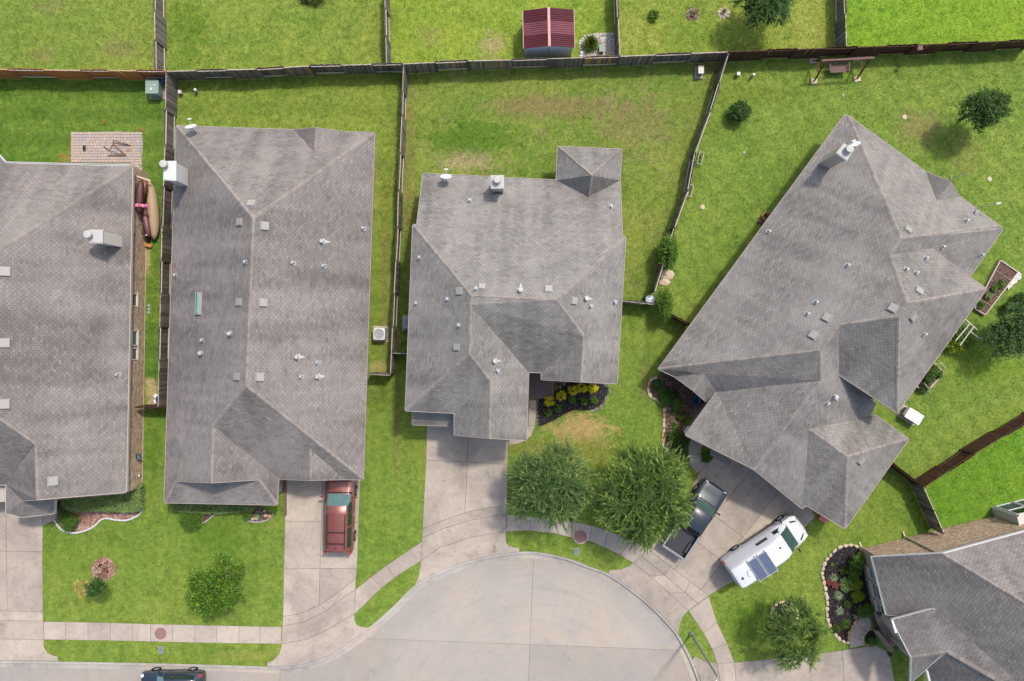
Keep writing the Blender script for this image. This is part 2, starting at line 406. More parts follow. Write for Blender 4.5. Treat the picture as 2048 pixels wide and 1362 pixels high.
struct(band('gutter', along(KW, .15), along(KW, .50), -.122, -.126, MT['gutter']))
struct(band('kerb', along(KW, 0), along(KW, .16), .022, .018, MT['kerb'], None, .16))
# grass colours of the separate plots
GB = (.075, .135, .02); GY = (.135, .185, .018); GD = (.22, .185, .07); DK = (.04, .10, .008); EARTH = (.17, .12, .06)
def fl(u, v): return P2(u, v, 1.83)      # foot of a fence whose top is seen at u, v
plots = []
plots.append(('lawn', [(-120, 120), fl(308, -400), fl(310, 139), fl(0, 138), (-120, P2(0, 138, 1.83)[1])],
  lawn('grass_a', (0.1, 0.168, 0.025), (0.18, 0.215, 0.042), (.21, .185, .075), spots=[(235, 95, 45, 22, (.16, .14, .06), .6), (90, 112, 30, 18, (.17, .15, .06), .5), (100, 12, 40, 18, (.16, .15, .06), .5)], seed=1)))
plots.append(('lawn', [fl(308, -400), fl(769, -400), fl(773, 127), fl(620, 132), fl(512, 137), fl(310, 139)],
  lawn('grass_b', (0.1, 0.168, 0.025), (0.19, 0.222, 0.04), (.22, .19, .07), ydry=(.48, .6), spots=[(625, 3, 36, 12, (.06, .06, .02), .8), (380, 60, 40, 70, (.05, .115, .008), .6)], seed=2)))
plots.append(('lawn', [fl(769, -400), fl(1233, -400), fl(1240, 112), fl(1024, 119), fl(805, 127), fl(773, 127)],
  lawn('grass_c', (0.095, 0.18, 0.021), (0.195, 0.24, 0.035), (.30, .24, .10), ydry=(.46, .6), dryness=(.6, .75), spots=[(985, 92, 34, 26, (.27, .22, .11), .8), (860, 75, 30, 20, (.2, .18, .06), .5)], seed=3)))
plots.append(('lawn', [fl(1233, -400), fl(1691, -400), fl(1694, 93), fl(1536, 100), fl(1458, 103), fl(1240, 112)],
  lawn('grass_d', (0.109, 0.177, 0.022), (0.218, 0.238, 0.048), (.24, .20, .08), ydry=(.46, .6), seed=4)))
plots.append(('lawn', [fl(1691, -400), (120, 120), (120, P2(2048, 80, 1.83)[1]+2), fl(2048, 80), fl(1836, 89), fl(1694, 93)],
  lawn('grass_e', (0.095, 0.198, 0.017), (0.175, 0.262, 0.025), (.20, .20, .05), ydry=(.47, .6), dryness=(.7, .9), seed=5)))
plots.append(('lawn', [(-120, P2(0, 138, 1.83)[1]), fl(0, 138), fl(330, 142), fl(329, 290), fl(323, 454), fl(317, 720), fl(315, 815), P2(285, 822), P2(-300, 822), (-120, P2(0, 822)[1])],
  lawn('grass_f', (0.066, 0.14, 0.018), (0.135, 0.185, 0.03), (.24, .16, .06), ydry=(.5, .66), stripe=(R(90), 2.6, 0.28), dryness=(.7, .85),
       spots=[(292, 520, 10, 34, (.33, .24, .13), .9), (304, 795, 14, 40, (.34, .25, .14), .9), (305, 848, 18, 30, (.34, .25, .14), .7), (130, 316, 26, 10, (.22, .14, .04), .8), (281, 258, 8, 5, (.3, .16, .05), .7)], seed=6)))
plots.append(('lawn', [fl(330, 142), fl(512, 137), fl(620, 132), fl(805, 127), fl(804, 230), fl(797, 380), fl(795, 454), fl(785, 654), fl(781, 750), P2(737, 750), P2(285, 822), fl(315, 815), fl(317, 720), fl(323, 454), fl(329, 290)],
  lawn('grass_g', (0.1, 0.172, 0.024), (0.192, 0.218, 0.04), (.23, .19, .08), ydry=(.48, .62), stripe=(R(90), 3.0, 0.22), spots=[(770, 560, 10, 200, (.16, .12, .05), .5), (750, 330, 12, 60, (.2, .15, .06), .4), (760, 735, 22, 14, (.30, .22, .11), .6)], seed=7)))
plots.append(('lawn', [fl(805, 127), fl(1024, 119), fl(1240, 112), fl(1458, 103), fl(1422, 220), fl(1391, 305), fl(1377, 380), fl(1350, 454), fl(1310, 590), P2(1247, 606), P2(815, 708), fl(783, 706), fl(785, 654), fl(795, 454), fl(797, 380), fl(804, 230)],
  lawn('grass_h', (0.09, 0.158, 0.024), (0.172, 0.2, 0.04), (.23, .185, .095), ydry=(.48, .62), dryness=(.53, .68),
       spots=[(935, 320, 60, 26, (.26, .21, .12), .85), (1110, 215, 150, 30, (.175, .135, .06), .75), (1270, 250, 90, 60, (.165, .135, .06), .6), (940, 275, 120, 40, (.045, .115, .008), .7), (816, 330, 14, 240, (.17, .12, .05), .45), (1230, 360, 50, 60, (.075, .13, .018), .5)], seed=8)))
plots.append(('lawn', [fl(1458, 103), fl(1536, 100), fl(1836, 89), fl(2048, 80), (120, P2(2048, 80, 1.83)[1]+2), (120, P2(2048, 847, 1.83)[1]+4), fl(2048, 847), fl(1950, 908), fl(1849, 975), fl(1783, 925), P2(1600, 800), P2(1381, 650), fl(1347, 634), fl(1310, 590), fl(1350, 454), fl(1377, 380), fl(1391, 305), fl(1422, 220)],
  lawn('grass_i', (0.1, 0.174, 0.028), (0.178, 0.222, 0.042), (.24, .20, .09), ydry=(.48, .64), stripe=(R(-35), 2.2, 0.19), dryness=(.66, .84),
       spots=[(1840, 255, 50, 40, (.19, .155, .065), .7), (1520, 190, 120, 20, (.11, .15, .02), .5), (1930, 310, 40, 50, (.17, .16, .05), .5), (1975, 730, 90, 40, (.12, .18, .015), .5)], seed=9)))
front = [(-120, P2(0, 822)[1]), P2(-300, 822), P2(285, 822), P2(737, 750), fl(781, 750), fl(785, 654), fl(783, 706), P2(815, 708), P2(1247, 606), fl(1310, 590), fl(1347, 634), P2(1381, 650), P2(1600, 800), fl(1783, 925), fl(1849, 975), fl(1892, 1072), P2(1870, 1056), P2(2040, 1012), (120, P2(2048, 1012)[1])]
fr = front + [(120, -110), (KW[-1][0], -110)] + list(reversed(KW)) + [(-120, KW[0][1])]
plots.append(('lawn', [q for i, q in enumerate(fr) if i != 5],
  lawn('grass_j', (0.1, 0.172, 0.026), (0.178, 0.216, 0.04), (.21, .175, .06), ydry=(.5, .66), stripe=(R(4), 2.3, 0.12), dryness=(.7, .88),
       spots=[(1160, 856, 70, 34, (.30, .22, .095), .95), (1140, 905, 120, 30, (.16, .145, .035), .6), (1070, 900, 60, 20, (.17, .15, .04), .5), (1290, 760, 10, 60, (.15, .12, .05), .5), (850, 905, 40, 70, (.17, .19, .03), .5),
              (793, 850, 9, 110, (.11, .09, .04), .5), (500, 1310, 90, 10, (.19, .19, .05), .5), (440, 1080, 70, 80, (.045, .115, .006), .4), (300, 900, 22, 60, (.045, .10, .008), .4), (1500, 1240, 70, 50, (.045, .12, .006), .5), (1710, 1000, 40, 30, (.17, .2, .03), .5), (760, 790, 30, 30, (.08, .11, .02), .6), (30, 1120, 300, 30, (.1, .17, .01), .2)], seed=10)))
plots.append(('lawn', [fl(2048, 847), (120, P2(2048, 847, 1.83)[1]+4), (120, P2(2048, 1012)[1]), P2(2040, 1012), P2(1870, 1056), fl(1892, 1072), fl(1849, 975), fl(1950, 908)],
  lawn('grass_k', (0.086, 0.185, 0.016), (0.14, 0.222, 0.024), (.15, .19, .02), ydry=(.52, .7), dryness=(.75, .92), stripe=(R(-35), 2.0, 0.14), seed=12)))
for nm, pts, m in plots: struct(sheet(nm, pts, 0, m))

# ---------------------------------------------------------------- driveways and walks, slab by slab
PAVED = []
def paved(name, polys, mat=None, z=.03):
    base = None
    allp = polys
    mb = MB()
    for q in allp:
        q = ccw(q); tri = tessellate_polygon([[Vector((p[0], p[1], 0)) for p in q]])
        mb.add([(p[0], p[1], .006) for p in q], [tuple(t) if (Vector(q[t[1]])-Vector(q[t[0]])).cross(Vector(q[t[2]])-Vector(q[t[0]])) > 0 else (t[2], t[1], t[0]) for t in tri])
    base = struct(mb.build(name, MT['soil'])); PAVED.extend(ccw(q) for q in polys)
    jslab(name+'_slab', polys, -.05, z, mat or MT['conc'], base)
    return base
def kseg(u0, u1):                        # kerb points between two pixel columns
    a, b = P2(u0, 0)[0], P2(u1, 0)[0]
    pts = [p for p in KW if a < p[0] < b and p[1] > -24]
    return pts
def lerp(a, b, t): return (a[0]+(b[0]-a[0])*t, a[1]+(b[1]-a[1])*t)
S = lambda *pts: px(pts)
paved('driveway', [S((-90, 960), (13, 960), (13, 1102), (-90, 1101)), S((13, 960), (86, 960), (86, 1034), (85, 1103), (13, 1102)), S((-90, 1101), (13, 1102), (15, 1222), (-90, 1221)), S((13, 1102), (85, 1103), (86, 1224), (15, 1222)),
    S((-90, 1221), (15, 1222), (86, 1224), (87, 1242), (-90, 1240)), S((-90, 1240), (87, 1242), (88, 1279), (-90, 1277)),
    S((-90, 1277), (88, 1279), (88, 1294), (95, 1305), (106, 1311), (116, 1313), (116, 1322), (0, 1321), (-90, 1320.5))])
paved('walkway', [S((86, 1025), (108, 1000), (122, 1000), (116, 1036), (86, 1052))])
wj = [(88, 1243, 1279), (131, 1243.8, 1279.7), (176, 1244.7, 1280.4), (221, 1245.6, 1281), (265, 1247, 1282), (301, 1248, 1283), (345, 1249, 1284), (390, 1250, 1285), (434, 1251, 1286), (478, 1252, 1286.5), (520, 1253, 1287), (563, 1254, 1287.5)]
paved('sidewalk', [S((a[0], a[1]), (b[0], b[1]), (b[0], b[2]), (a[0], a[2])) for a, b in zip(wj, wj[1:])], MT['walk'])
# red car driveway
a1 = [(566, 1233), (600, 1227), (638, 1211), (676, 1185), (712, 1157)]; a2 = [(565, 1252), (610, 1243), (650, 1223), (685, 1196), (711, 1179)]; a3 = [(563, 1288), (610, 1279), (650, 1262), (690, 1238), (709, 1228)]
paved('driveway', [S((573, 940), (646, 940), (643, 1043), (570, 1042)), S((646, 940), (721, 940), (717, 1045), (643, 1043)), S((570, 1042), (643, 1043), (640, 1137), (568, 1138)), S((643, 1043), (717, 1045), (714, 1136), (640, 1137)),
    S((568, 1138), (640, 1137), (638, 1211), (600, 1227), (566, 1233)), S((640, 1137), (714, 1136), (712, 1157), (676, 1185), (638, 1211)), S(*a1, *reversed(a2)), S(*a2, *reversed(a3)),
    S(*a3)+S((709, 1240), (714, 1250), (724, 1254), (738, 1255))+list(reversed(kseg(535, 735)))+S((534, 1331), (534, 1326), (548, 1320), (558, 1308), (562, 1296))])
paved('sidewalk', [S((711, 1179), (742, 1154), (763, 1176), (709, 1228)), S((742, 1154), (773, 1131), (790, 1155), (763, 1176)), S((773, 1131), (808, 1107), (844, 1083), (842, 1122), (815, 1138), (790, 1155))], MT['walk'])
b1 = [(845, 1057), (880, 1043), (930, 1025), (975, 1015), (1014, 1011)]; b2 = [(844, 1076), (890, 1056), (940, 1041), (980, 1034), (1013, 1030)]; b3 = [(842, 1121), (880, 1095), (940, 1075), (980, 1068), (1012, 1064)]
paved('driveway', [S((854, 825), (938, 825), (935, 924), (852, 920)), S((938, 825), (1018, 825), (1015, 929), (935, 924)), S((852, 920), (935, 924), (930, 1025), (880, 1043), (845, 1057)), S((935, 924), (1015, 929), (1014, 1011), (975, 1015), (930, 1025)),
    S(*b1, *reversed(b2)), S(*b2, *reversed(b3)), S(*b3)+S((1012, 1085), (1020, 1093), (1039, 1096), (1039, 1104.5))+list(reversed(kseg(829, 1038)))+S((829, 1172), (838, 1150))])
paved('walkway', [S((1058, 800), (1073, 800), (1073, 817), (1058, 816)), S((1058, 816), (1073, 817), (1070, 852), (1056, 851)), S((1056, 851), (1070, 852), (1062, 872), (1050, 882), (1034, 888), (1018, 890), (1018, 868), (1050, 868))])
c0 = [(1014, 1029), (1060, 1033), (1105, 1038), (1145, 1043), (1183, 1051), (1216, 1061), (1262, 1080), (1296, 1098)]; c1 = [(1012, 1063), (1060, 1061), (1104, 1066), (1142, 1075), (1180, 1082), (1208, 1094), (1240, 1110), (1266, 1126)]
paved('sidewalk', [S(c0[i], c0[i+1], c1[i+1], c1[i]) for i in range(7)], MT['walk'])
# driveway with pickup and van
D4 = ccw(S((1297, 1098), (1318, 1076), (1350, 1034), (1380, 985), (1397, 948), (1450, 890), (1530, 930), (1610, 990), (1630, 1034), (1612, 1052), (1540, 1118), (1465, 1163), (1417, 1191), (1380, 1163), (1340, 1132)))
D4 = [D4]
for a, b in (((1500, 940), (1361, 1121)), ((1524, 1025), (1437, 1135)), ((1434, 1035), (1487, 1075)), ((1400, 1088), (1439, 1118))): D4 = cut(D4, a, b)
e1 = [(1297, 1098), (1340, 1132), (1380, 1163), (1417, 1191)]; e2 = [(1282, 1111), (1330, 1150), (1370, 1185), (1396, 1207)]; e3 = [(1266, 1126), (1300, 1152), (1338, 1186), (1377, 1221)]
st = [S(e1[i], e1[i+1], e2[i+1], e2[i]) for i in range(3)] + [S(e2[i], e2[i+1], e3[i+1], e3[i]) for i in range(3)]
paved('driveway', D4 + st + [S(*e3)+S((1366, 1233), (1360, 1246), (1357, 1268))+list(reversed(kseg(1220, 1352)))+S((1217, 1147), (1219, 1140), (1240, 1139), (1256, 1133))])
paved('sidewalk', [S((1377, 1222), (1396, 1208), (1417, 1192), (1434, 1245), (1407, 1266)), S((1407, 1266), (1434, 1245), (1454, 1288), (1424, 1298)), S((1424, 1298), (1454, 1288), (1469, 1325), (1434, 1327))], MT['walk'])
paved('driveway', [S((1384, 1320), (1390, 1312), (1410, 1322), (1434, 1327), (1440, 1362), (1446, 1420), (1418, 1430), (1402, 1362)), S((1434, 1327), (1469, 1325), (1476, 1420), (1446, 1420), (1440, 1362)), S((1469, 1325), (1600, 1312), (1684, 1301), (1692, 1420), (1476, 1420)), S((1684, 1301), (1752, 1290), (1778, 1306), (1800, 1420), (1692, 1420))])
paved('walkway', [S((1700, 1297), (1698, 1271), (1724, 1281), (1726, 1290)), S((1698, 1271), (1712, 1244), (1733, 1263), (1724, 1281)), S((1712, 1244), (1723, 1236), (1739, 1233), (1743, 1256), (1733, 1263))])
paved('walkway', [S((1384, 872), (1410, 880), (1403, 894), (1402, 909), (1377, 908), (1377, 892)), S((1377, 908), (1402, 909), (1408, 920), (1381, 932)), S((1381, 932), (1408, 920), (1420, 925), (1396, 947))])
porch = struct(MB().prism(S((1046, 735), (1106, 740), (1104, 798), (1046, 797)), -.05, .06, t=.5).build('porch', plain('brown_stamped_concrete', (.13, .095, .09), .8, .2, 0, .25, 4)))
struct(MB().prism(S((1395, 800), (1412, 788), (1434, 800), (1394, 852), (1376, 842)), -.05, .06).build('porch', plain('brown_stamped_slab', (.17, .12, .11), .8, .2, 0, .2, 4)))
# worn plates and covers
def manhole(u, v, r, label):
    t = thing('manhole_cover', label, 'manhole cover', P(u, v, .03))
    MB().lathe((0, 0, 0), [(r, -.02), (r, .012), (r*.88, .016), (r*.86, .006), (.001, .006)], 28).build('frame', MT['walk'], t)
    m = MB().cone((0, 0, 0), (0, 0, .018), r*.84, r*.84, 28)
    for k in range(-3, 4): m.box((k*r*.2, 0, .02), (.025, r*1.2*math.sqrt(max(.1, 1-(k*.24)**2)), .006))
    m.build('lid', MT['manhole'], t)
manhole(321, 1267, .5, 'round brown manhole cover in the straight sidewalk at lower left')
manhole(1161, 1073, .52, 'round brown manhole cover beside the two big feathery trees')
def plate(u, v, label, rot):
    t = thing('meter_box', label, 'meter box', P(u, v), rot)
    MB().box((0, 0, .01), (.34, .5, .05)).build('frame', MT['grey'], t, bevel=.01); MB().box((0, 0, .04), (.26, .42, .012)).box((0, .05, .049), (.08, .1, .006)).build('lid', plain('grey_lid', (.13, .15, .17), .7), t)
plate(322, 1300, 'grey water meter lid in the grass strip under the straight sidewalk', 0)
plate(1153, 1103, 'grey water meter lid in the curved grass strip by the cul-de-sac', R(-5))
# ---------------------------------------------------------------- houses
def in_view(x, y, z, m=70):
    k = F/(H-z); return -m < x*k+1024 < 2048+m and -m < 681-y*k < 1362+m
def vnoise(x, y):
    i, j = math.floor(x), math.floor(y); u, v = x-i, y-j; u = u*u*(3-2*u); v = v*v*(3-2*v)
    h = lambda a, b: ((math.sin(a*127.1+b*311.7)*43758.5453) % 1)
    return (h(i, j)*(1-u)+h(i+1, j)*u)*(1-v)+(h(i, j+1)*(1-u)+h(i+1, j+1)*u)*v
class House:
    def __init__(s, name, label, V, faces, shm, walls, caps=(), nocap=(), fascia='fascia', deck_t=.14, snap=(), k=1.0):
        s.k = lambda z: 2.75+(z-2.75)*k if z > 2.75 else z
        s.V = {n: P(c[0], c[1], s.k(c[2])) for n, c in V.items()}; s.faces = faces
        for ref, names in snap:           # bring points onto the plane of three others, along the sight line
            a, b, c = (s.V[k] for k in ref); n = (b-a).cross(c-a); o = Vector((0, 0, H))
            for k in names: d = s.V[k]-o; s.V[k] = o+d*(n.dot(a-o)/n.dot(d))
        xs = [p.x for p in s.V.values()]; ys = [p.y for p in s.V.values()]
        s.root = thing(name, label, 'house', (sum(xs)/len(xs), sum(ys)/len(ys), 0))
        s.tris = []; s.norm = []
        for f in faces:
            pts = [s.V[k] for k in f]
            tr = tessellate_polygon([[Vector((p.x, p.y, 0)) for p in pts]])
            n = Vector((0, 0, 0))
            for t in tr:
                a, b, c = (pts[i] for i in t)
                if (b-a).cross(c-a).z < 0: b, c = c, b
                if (b-a).cross(c-a).length < 1e-7: continue
                s.tris.append((a, b, c, len(s.norm))); n += (b-a).cross(c-a)
            s.norm.append(n.normalized())
            ce = sum(pts, Vector())/len(pts); dv = max(abs((p-ce).dot(s.norm[-1])) for p in pts)
            if dv > .12: print('WARP', name, f, round(dv, 2))
        mb = MB()
        for a, b, c, i in s.tris: mb.add([a, b, c], [(0, 1, 2)]); mb.add([a-Vector((0, 0, deck_t)), b-Vector((0, 0, deck_t)), c-Vector((0, 0, deck_t))], [(2, 1, 0)])
        edges = {}
        for i, f in enumerate(faces):
            for a, b in zip(f, f[1:]+f[:1]): edges.setdefault(frozenset((a, b)), []).append(i)
        fm = MB()
        for e, fs in edges.items():
            a, b = (s.V[k] for k in e)
            if len(fs) == 1 and (b-a).length > .05:
                mb.add([a, b, b-Vector((0, 0, deck_t)), a-Vector((0, 0, deck_t))], [(0, 1, 2, 3)])
                n = s.norm[fs[0]]; d = (b-a).normalized(); o = Vector((d.y, -d.x, 0)).normalized()
                ce = sum((s.V[k] for k in faces[fs[0]]), Vector())/len(faces[fs[0]])
                if o.dot(ce-a) > 0: o = -o
                q = [a+o*.01, b+o*.01, b+o*.045, a+o*.045]; zz = Vector((0, 0, 1))
                fm.add([p+zz*.03 for p in q]+[p-zz*.2 for p in q], [(0, 1, 2, 3), (7, 6, 5, 4), (0, 4, 5, 1), (1, 5, 6, 2), (2, 6, 7, 3), (3, 7, 4, 0)])
        s.roof = mb.build('roof', MT['deck'], s.root, world=True)
        fm.build('fascia', MT[fascia], s.roof, world=True)
        s.shingles(shm)
        s.capmb = MB()
        for e, fs in edges.items():
            if len(fs) == 2 and e not in nocap:
                a, b = (s.V[k] for k in e); i, j = fs
                cj = sum((s.V[k] for k in faces[j]), Vector())/len(faces[j])
                if s.norm[i].dot(cj-a) < -.05: s.cap(a, b, s.norm[i], s.norm[j])
        for a, b, i, j in caps: s.cap(s.V[a], s.V[b], s.norm[i], s.norm[j])
        stuff(s.capmb.build('ridge_cap', MT['ridge'], s.roof, world=True, tint=True))
        for names, top, inset in walls: s.wall(names, top, inset)
    def cap(s, a, b, n1, n2):
        if b.z < a.z: a, b = b, a
        d = (b-a); L = d.length; d.normalize(); k = max(1, int(L/.22))
        sides = []
        for n in (n1, n2):
            q = n.cross(d); 
            if q.z > 0 and abs(q.z) > 1e-4: q = -q
            sides.append(q.normalized())
        if sides[0].dot(sides[1]) > .5: sides[1] = -sides[0]
        up = (n1+n2).normalized()
        for i in range(k):
            p = a+d*(L*i/k); q = a+d*(L*(i+1)/k)
            if not in_view(p.x, p.y, p.z, 320): continue
            t = rnd.random(); lo = up*.055; hi = up*.034; w = .125
            v = [p+lo, q+hi, p+lo*.75+sides[0]*w, q+hi*.6+sides[0]*w, p+lo*.75+sides[1]*w, q+hi*.6+sides[1]*w, p, p+sides[0]*w, p+sides[1]*w]
            s.capmb.add(v, [(0, 1, 3, 2), (1, 0, 4, 5), (0, 2, 7, 6), (4, 0, 6, 8), (2, 3, 7), (4, 8, 5)], 0, t)
    def shingles(s, mat):
        EXP, TW, GAP = .145, .285, .016
        vs, fs, tn = [], [], []
        for fi, f in enumerate(s.faces):
            n = s.norm[fi]
            e = (s.V[f[1]]-s.V[f[0]]); e = Vector((e.x, e.y)).normalized()
            t = Vector((-e.y, e.x))
            if t.x*n.x+t.y*n.y > 0: t = -t           # uphill
            slope = math.hypot(n.x, n.y)/n.z
            ex = EXP/math.sqrt(1+slope*slope)
            tris = [q for q in s.tris if q[3] == fi]
            if not tris: continue
            o2 = Vector((s.V[f[0]].x, s.V[f[0]].y))
            loc = []
            for a, b, c, _ in tris:
                q = [((p.x-o2.x)*e.x+(p.y-o2.y)*e.y, (p.x-o2.x)*t.x+(p.y-o2.y)*t.y) for p in (a, b, c)]
                nn = (b-a).cross(c-a); g = (-nn.x/nn.z, -nn.y/nn.z)
                q = ccw(q); xs = [p[0] for p in q]; ys = [p[1] for p in q]
                loc.append((q, min(xs), max(xs), min(ys), max(ys), a, g))
            t0 = min(l[3] for l in loc); t1 = max(l[4] for l in loc)
            row = 0; y = t0
            while y < t1:
                segs = [l for l in loc if l[3] < y+ex and l[4] > y]
                s0 = min(l[1] for l in segs) if segs else 0; s1 = max(l[2] for l in segs) if segs else 0
                off = (row % 2)*TW*.5 + (rnd.random()-.5)*.03
                k = math.floor((s0-off)/TW); x = k*TW+off; rt = rnd.uniform(-.07, .07)
                while x < s1:
                    wx = o2.x+e.x*x+t.x*y; wy = o2.y+e.y*x+t.y*y
                    if in_view(wx, wy, 4, 320):
                        tt = min(1, max(0, rnd.gauss(.5, .14)+rt*.6+0.6*(vnoise(x*.9+fi*7.3, y*.16+fi)-.5)+.45*(vnoise(x*2.6, y*.35+fi*3)-.5))); yy = y+rnd.uniform(-.006, .006)
                        rect = [(x, yy), (x+TW-GAP, yy), (x+TW-GAP, y+ex+.008), (x, y+ex+.008)]
                        for q, xa, xb, ya, yb, a, g in segs:
                            if xb < x or xa > x+TW: continue
                            c = clip(rect, q)
                            if len(c) < 3 or area(c) < 2e-4: continue
                            b = len(vs); m = len(c)
                            for (cx, cy) in c:
                                X = o2.x+e.x*cx+t.x*cy; Y = o2.y+e.y*cx+t.y*cy
                                Z = a.z+g[0]*(X-a.x)+g[1]*(Y-a.y)+.008+.018*(1-min(1, max(0, (cy-y)/ex)))
                                vs.append((X, Y, Z))
                            fs.append(tuple(range(b, b+m))); tn.append(tt)
                            for i in range(m):
                                j = (i+1) % m
                                if abs(c[i][1]-yy) < 1e-6 and abs(c[j][1]-yy) < 1e-6:
                                    p, r = vs[b+i], vs[b+j]; w = len(vs)
                                    vs += [(p[0], p[1], p[2]-.022), (r[0], r[1], r[2]-.022)]
                                    fs.append((b+j, b+i, w, w+1)); tn.append(tt*.8)
                    x += TW
                y += ex; row += 1
        off = origin(s.roof)
        stuff(raw('shingles', [(v[0]-off.x, v[1]-off.y, v[2]-off.z) for v in vs], fs, mat, s.roof, tn))
    def wall(s, names, top, inset=.42):
        pts = ccw([(s.V[k].x, s.V[k].y) if isinstance(k, str) else P2(*k) for k in names])
        q = offset_poly(pts, inset)
        MB().prism(q, 0, top).build('wall', WALLM, s.root, world=True); return q
    def hit(s, u, v):                      # point of the roof seen at a pixel
        d = Vector(((u-1024)/F, (681-v)/F, -1)); o = Vector((0, 0, H)); best = None
        for a, b, c, i in s.tris:
            n = (b-a).cross(c-a); dn = n.dot(d)
            if abs(dn) < 1e-9: continue
            t = n.dot(a-o)/dn; p = o+d*t
            if all((q-r).cross(p-r).dot(n) >= -1e-6 for r, q in ((a, b), (b, c), (c, a))):
                if best is None or t < best[0]: best = (t, p, s.norm[i])
        return (best[1], best[2]) if best else (None, None)
    def frame(s, p, n, vs):                # local (along eave, up slope, out) -> parent space
        h = Vector((n.x, n.y, 0)); h = h.normalized() if h.length > 1e-3 else Vector((0, -1, 0))
        x = Vector((-h.y, h.x, 0)); y = n.cross(x); off = origin(s.roof)
        return [p + x*v[0]+y*v[1]+n*v[2]-off for v in vs]
    def place(s, u, v, name, mb, mats, smooth=False):
        p, n = s.hit(u, v)
        if p is None: print('MISS', s.root.name, u, v); return
        o = raw(name, s.frame(p, n, mb.v), mb.f, mats, s.roof)
        if len(mats) > 1: o.data.polygons.foreach_set('material_index', mb.m)
        return o
    def box_vents(s, pts, size=.46):
        for u, v in pts:
            k = rnd.uniform(.92, 1.08)*size; m = MB()
            m.box((0, 0, .035), (k*1.15, k*1.15, .012), mi=1)
            m.box((0, 0, .07), (k*.86, k*.86, .08)); m.box((0, -.02, .125), (k, k, .05)); m.box((0, -.02, .156), (k*.86, k*.86, .014))
            s.place(u, v, 'roof_vent', m, [MT['vent'], MT['grey']])
    def pipes(s, pts):
        for q in pts:
            u, v = q[:2]; kind = q[2] if len(q) > 2 else 's'; m = MB()
            p, n = s.hit(u, v)
            if p is None: print('MISS pipe', s.root.name, u, v); continue
            h = Vector((n.x, n.y, 0)).length; up = (0, -h, n.z)          # vertical in the local frame
            up = Vector((0, h, n.z)) if False else Vector((0, h*1.0, n.z))
            V3 = lambda a, z: (Vector(a)+up*z)
            if kind == 'b':                # big flue with pale smeared flashing down the slope
                k = rnd.uniform(.8, 1.15)
                pts2 = [(.10, .26), (.22, .12), (.16, .02), (.3, -.1), (.11, -.16), (.09, -.38), (.0, -.62*k), (-.08, -.36), (-.13, -.15), (-.27, -.06), (-.15, .05), (-.2, .18), (-.04, .24)]
                m.add([(a*.8, b*.8, .036+.01*math.cos(i)) for i, (a, b) in enumerate(pts2)]+[(0, 0, .06)], [(i, (i+1) % 13, 13) for i in range(13)], 1)
                m.cone(V3((0, 0, 0), 0), V3((0, 0, 0), .34), .075, .075, 10); m.cone(V3((0, 0, 0), .30), V3((0, 0, 0), .42), .14, .12, 12, 0)
            else:
                m.box((0, 0, .034), (.3, .34, .012), mi=2)
                m.cone(V3((0, 0, 0), 0), V3((0, 0, 0), .1), .085, .05, 10, 2); m.cone(V3((0, 0, 0), .08), V3((0, 0, 0), .36 if kind == 's' else .5), .048, .048, 10, 0)
                m.cone(V3((0, 0, 0), .30), V3((0, 0, 0), .37), .07, .07, 10, 1)
            s.place(u, v, 'vent_pipe', m, [MT['galv'], MT['lead'], MT['grey']])
    def chimney(s, corners, ztop, cap_mat, body_mat, flue=(0, 0), zbase=2.5, flash=None):
        c = ccw([P2(u, v, ztop) for u, v in corners])
        t = MB().prism(offset_poly(c, .07), zbase, ztop-.06).build('chimney', body_mat, s.root, world=True)
        m = MB().prism(c, ztop-.09, ztop-.03, inset=0.0); m.prism(offset_poly(c, .02), ztop-.03, ztop, inset=.03); m.add([(p[0], p[1], ztop-.09) for p in c], [tuple(reversed(range(len(c))))])
        m.build('chimney_cap', cap_mat, t, world=True)
        x, y = P2(*flue, ztop)
        f = MB().cone((x, y, ztop-.02), (x, y, ztop+.25), .15, .15, 16).lathe((x, y, ztop+.2), [(.24, 0), (.25, .03), (.25, .14), (.22, .2), (.001, .22)], 18); f.lathe((x, y, ztop+.2), [(.15, .0), (.24, 0)], 18)
        f.build('flue_cap', MT['cap'], t, True, world=True)
def walltex():
    g = G('house_brick', .9, .15); p = g.obj()
    b = g.n('ShaderNodeTexBrick', {'Vector': g.map(p, rot=(R(90), 0, 0)), 'Color1': (.30, .21, .14, 1), 'Color2': (.22, .15, .11, 1), 'Mortar': (.36, .32, .28, 1), 'Scale': 1.0, 'Mortar Size': .008, 'Brick Width': .21, 'Row Height': .078})
    g.col(b.outputs['Color']); return g.m
WALLM = walltex()
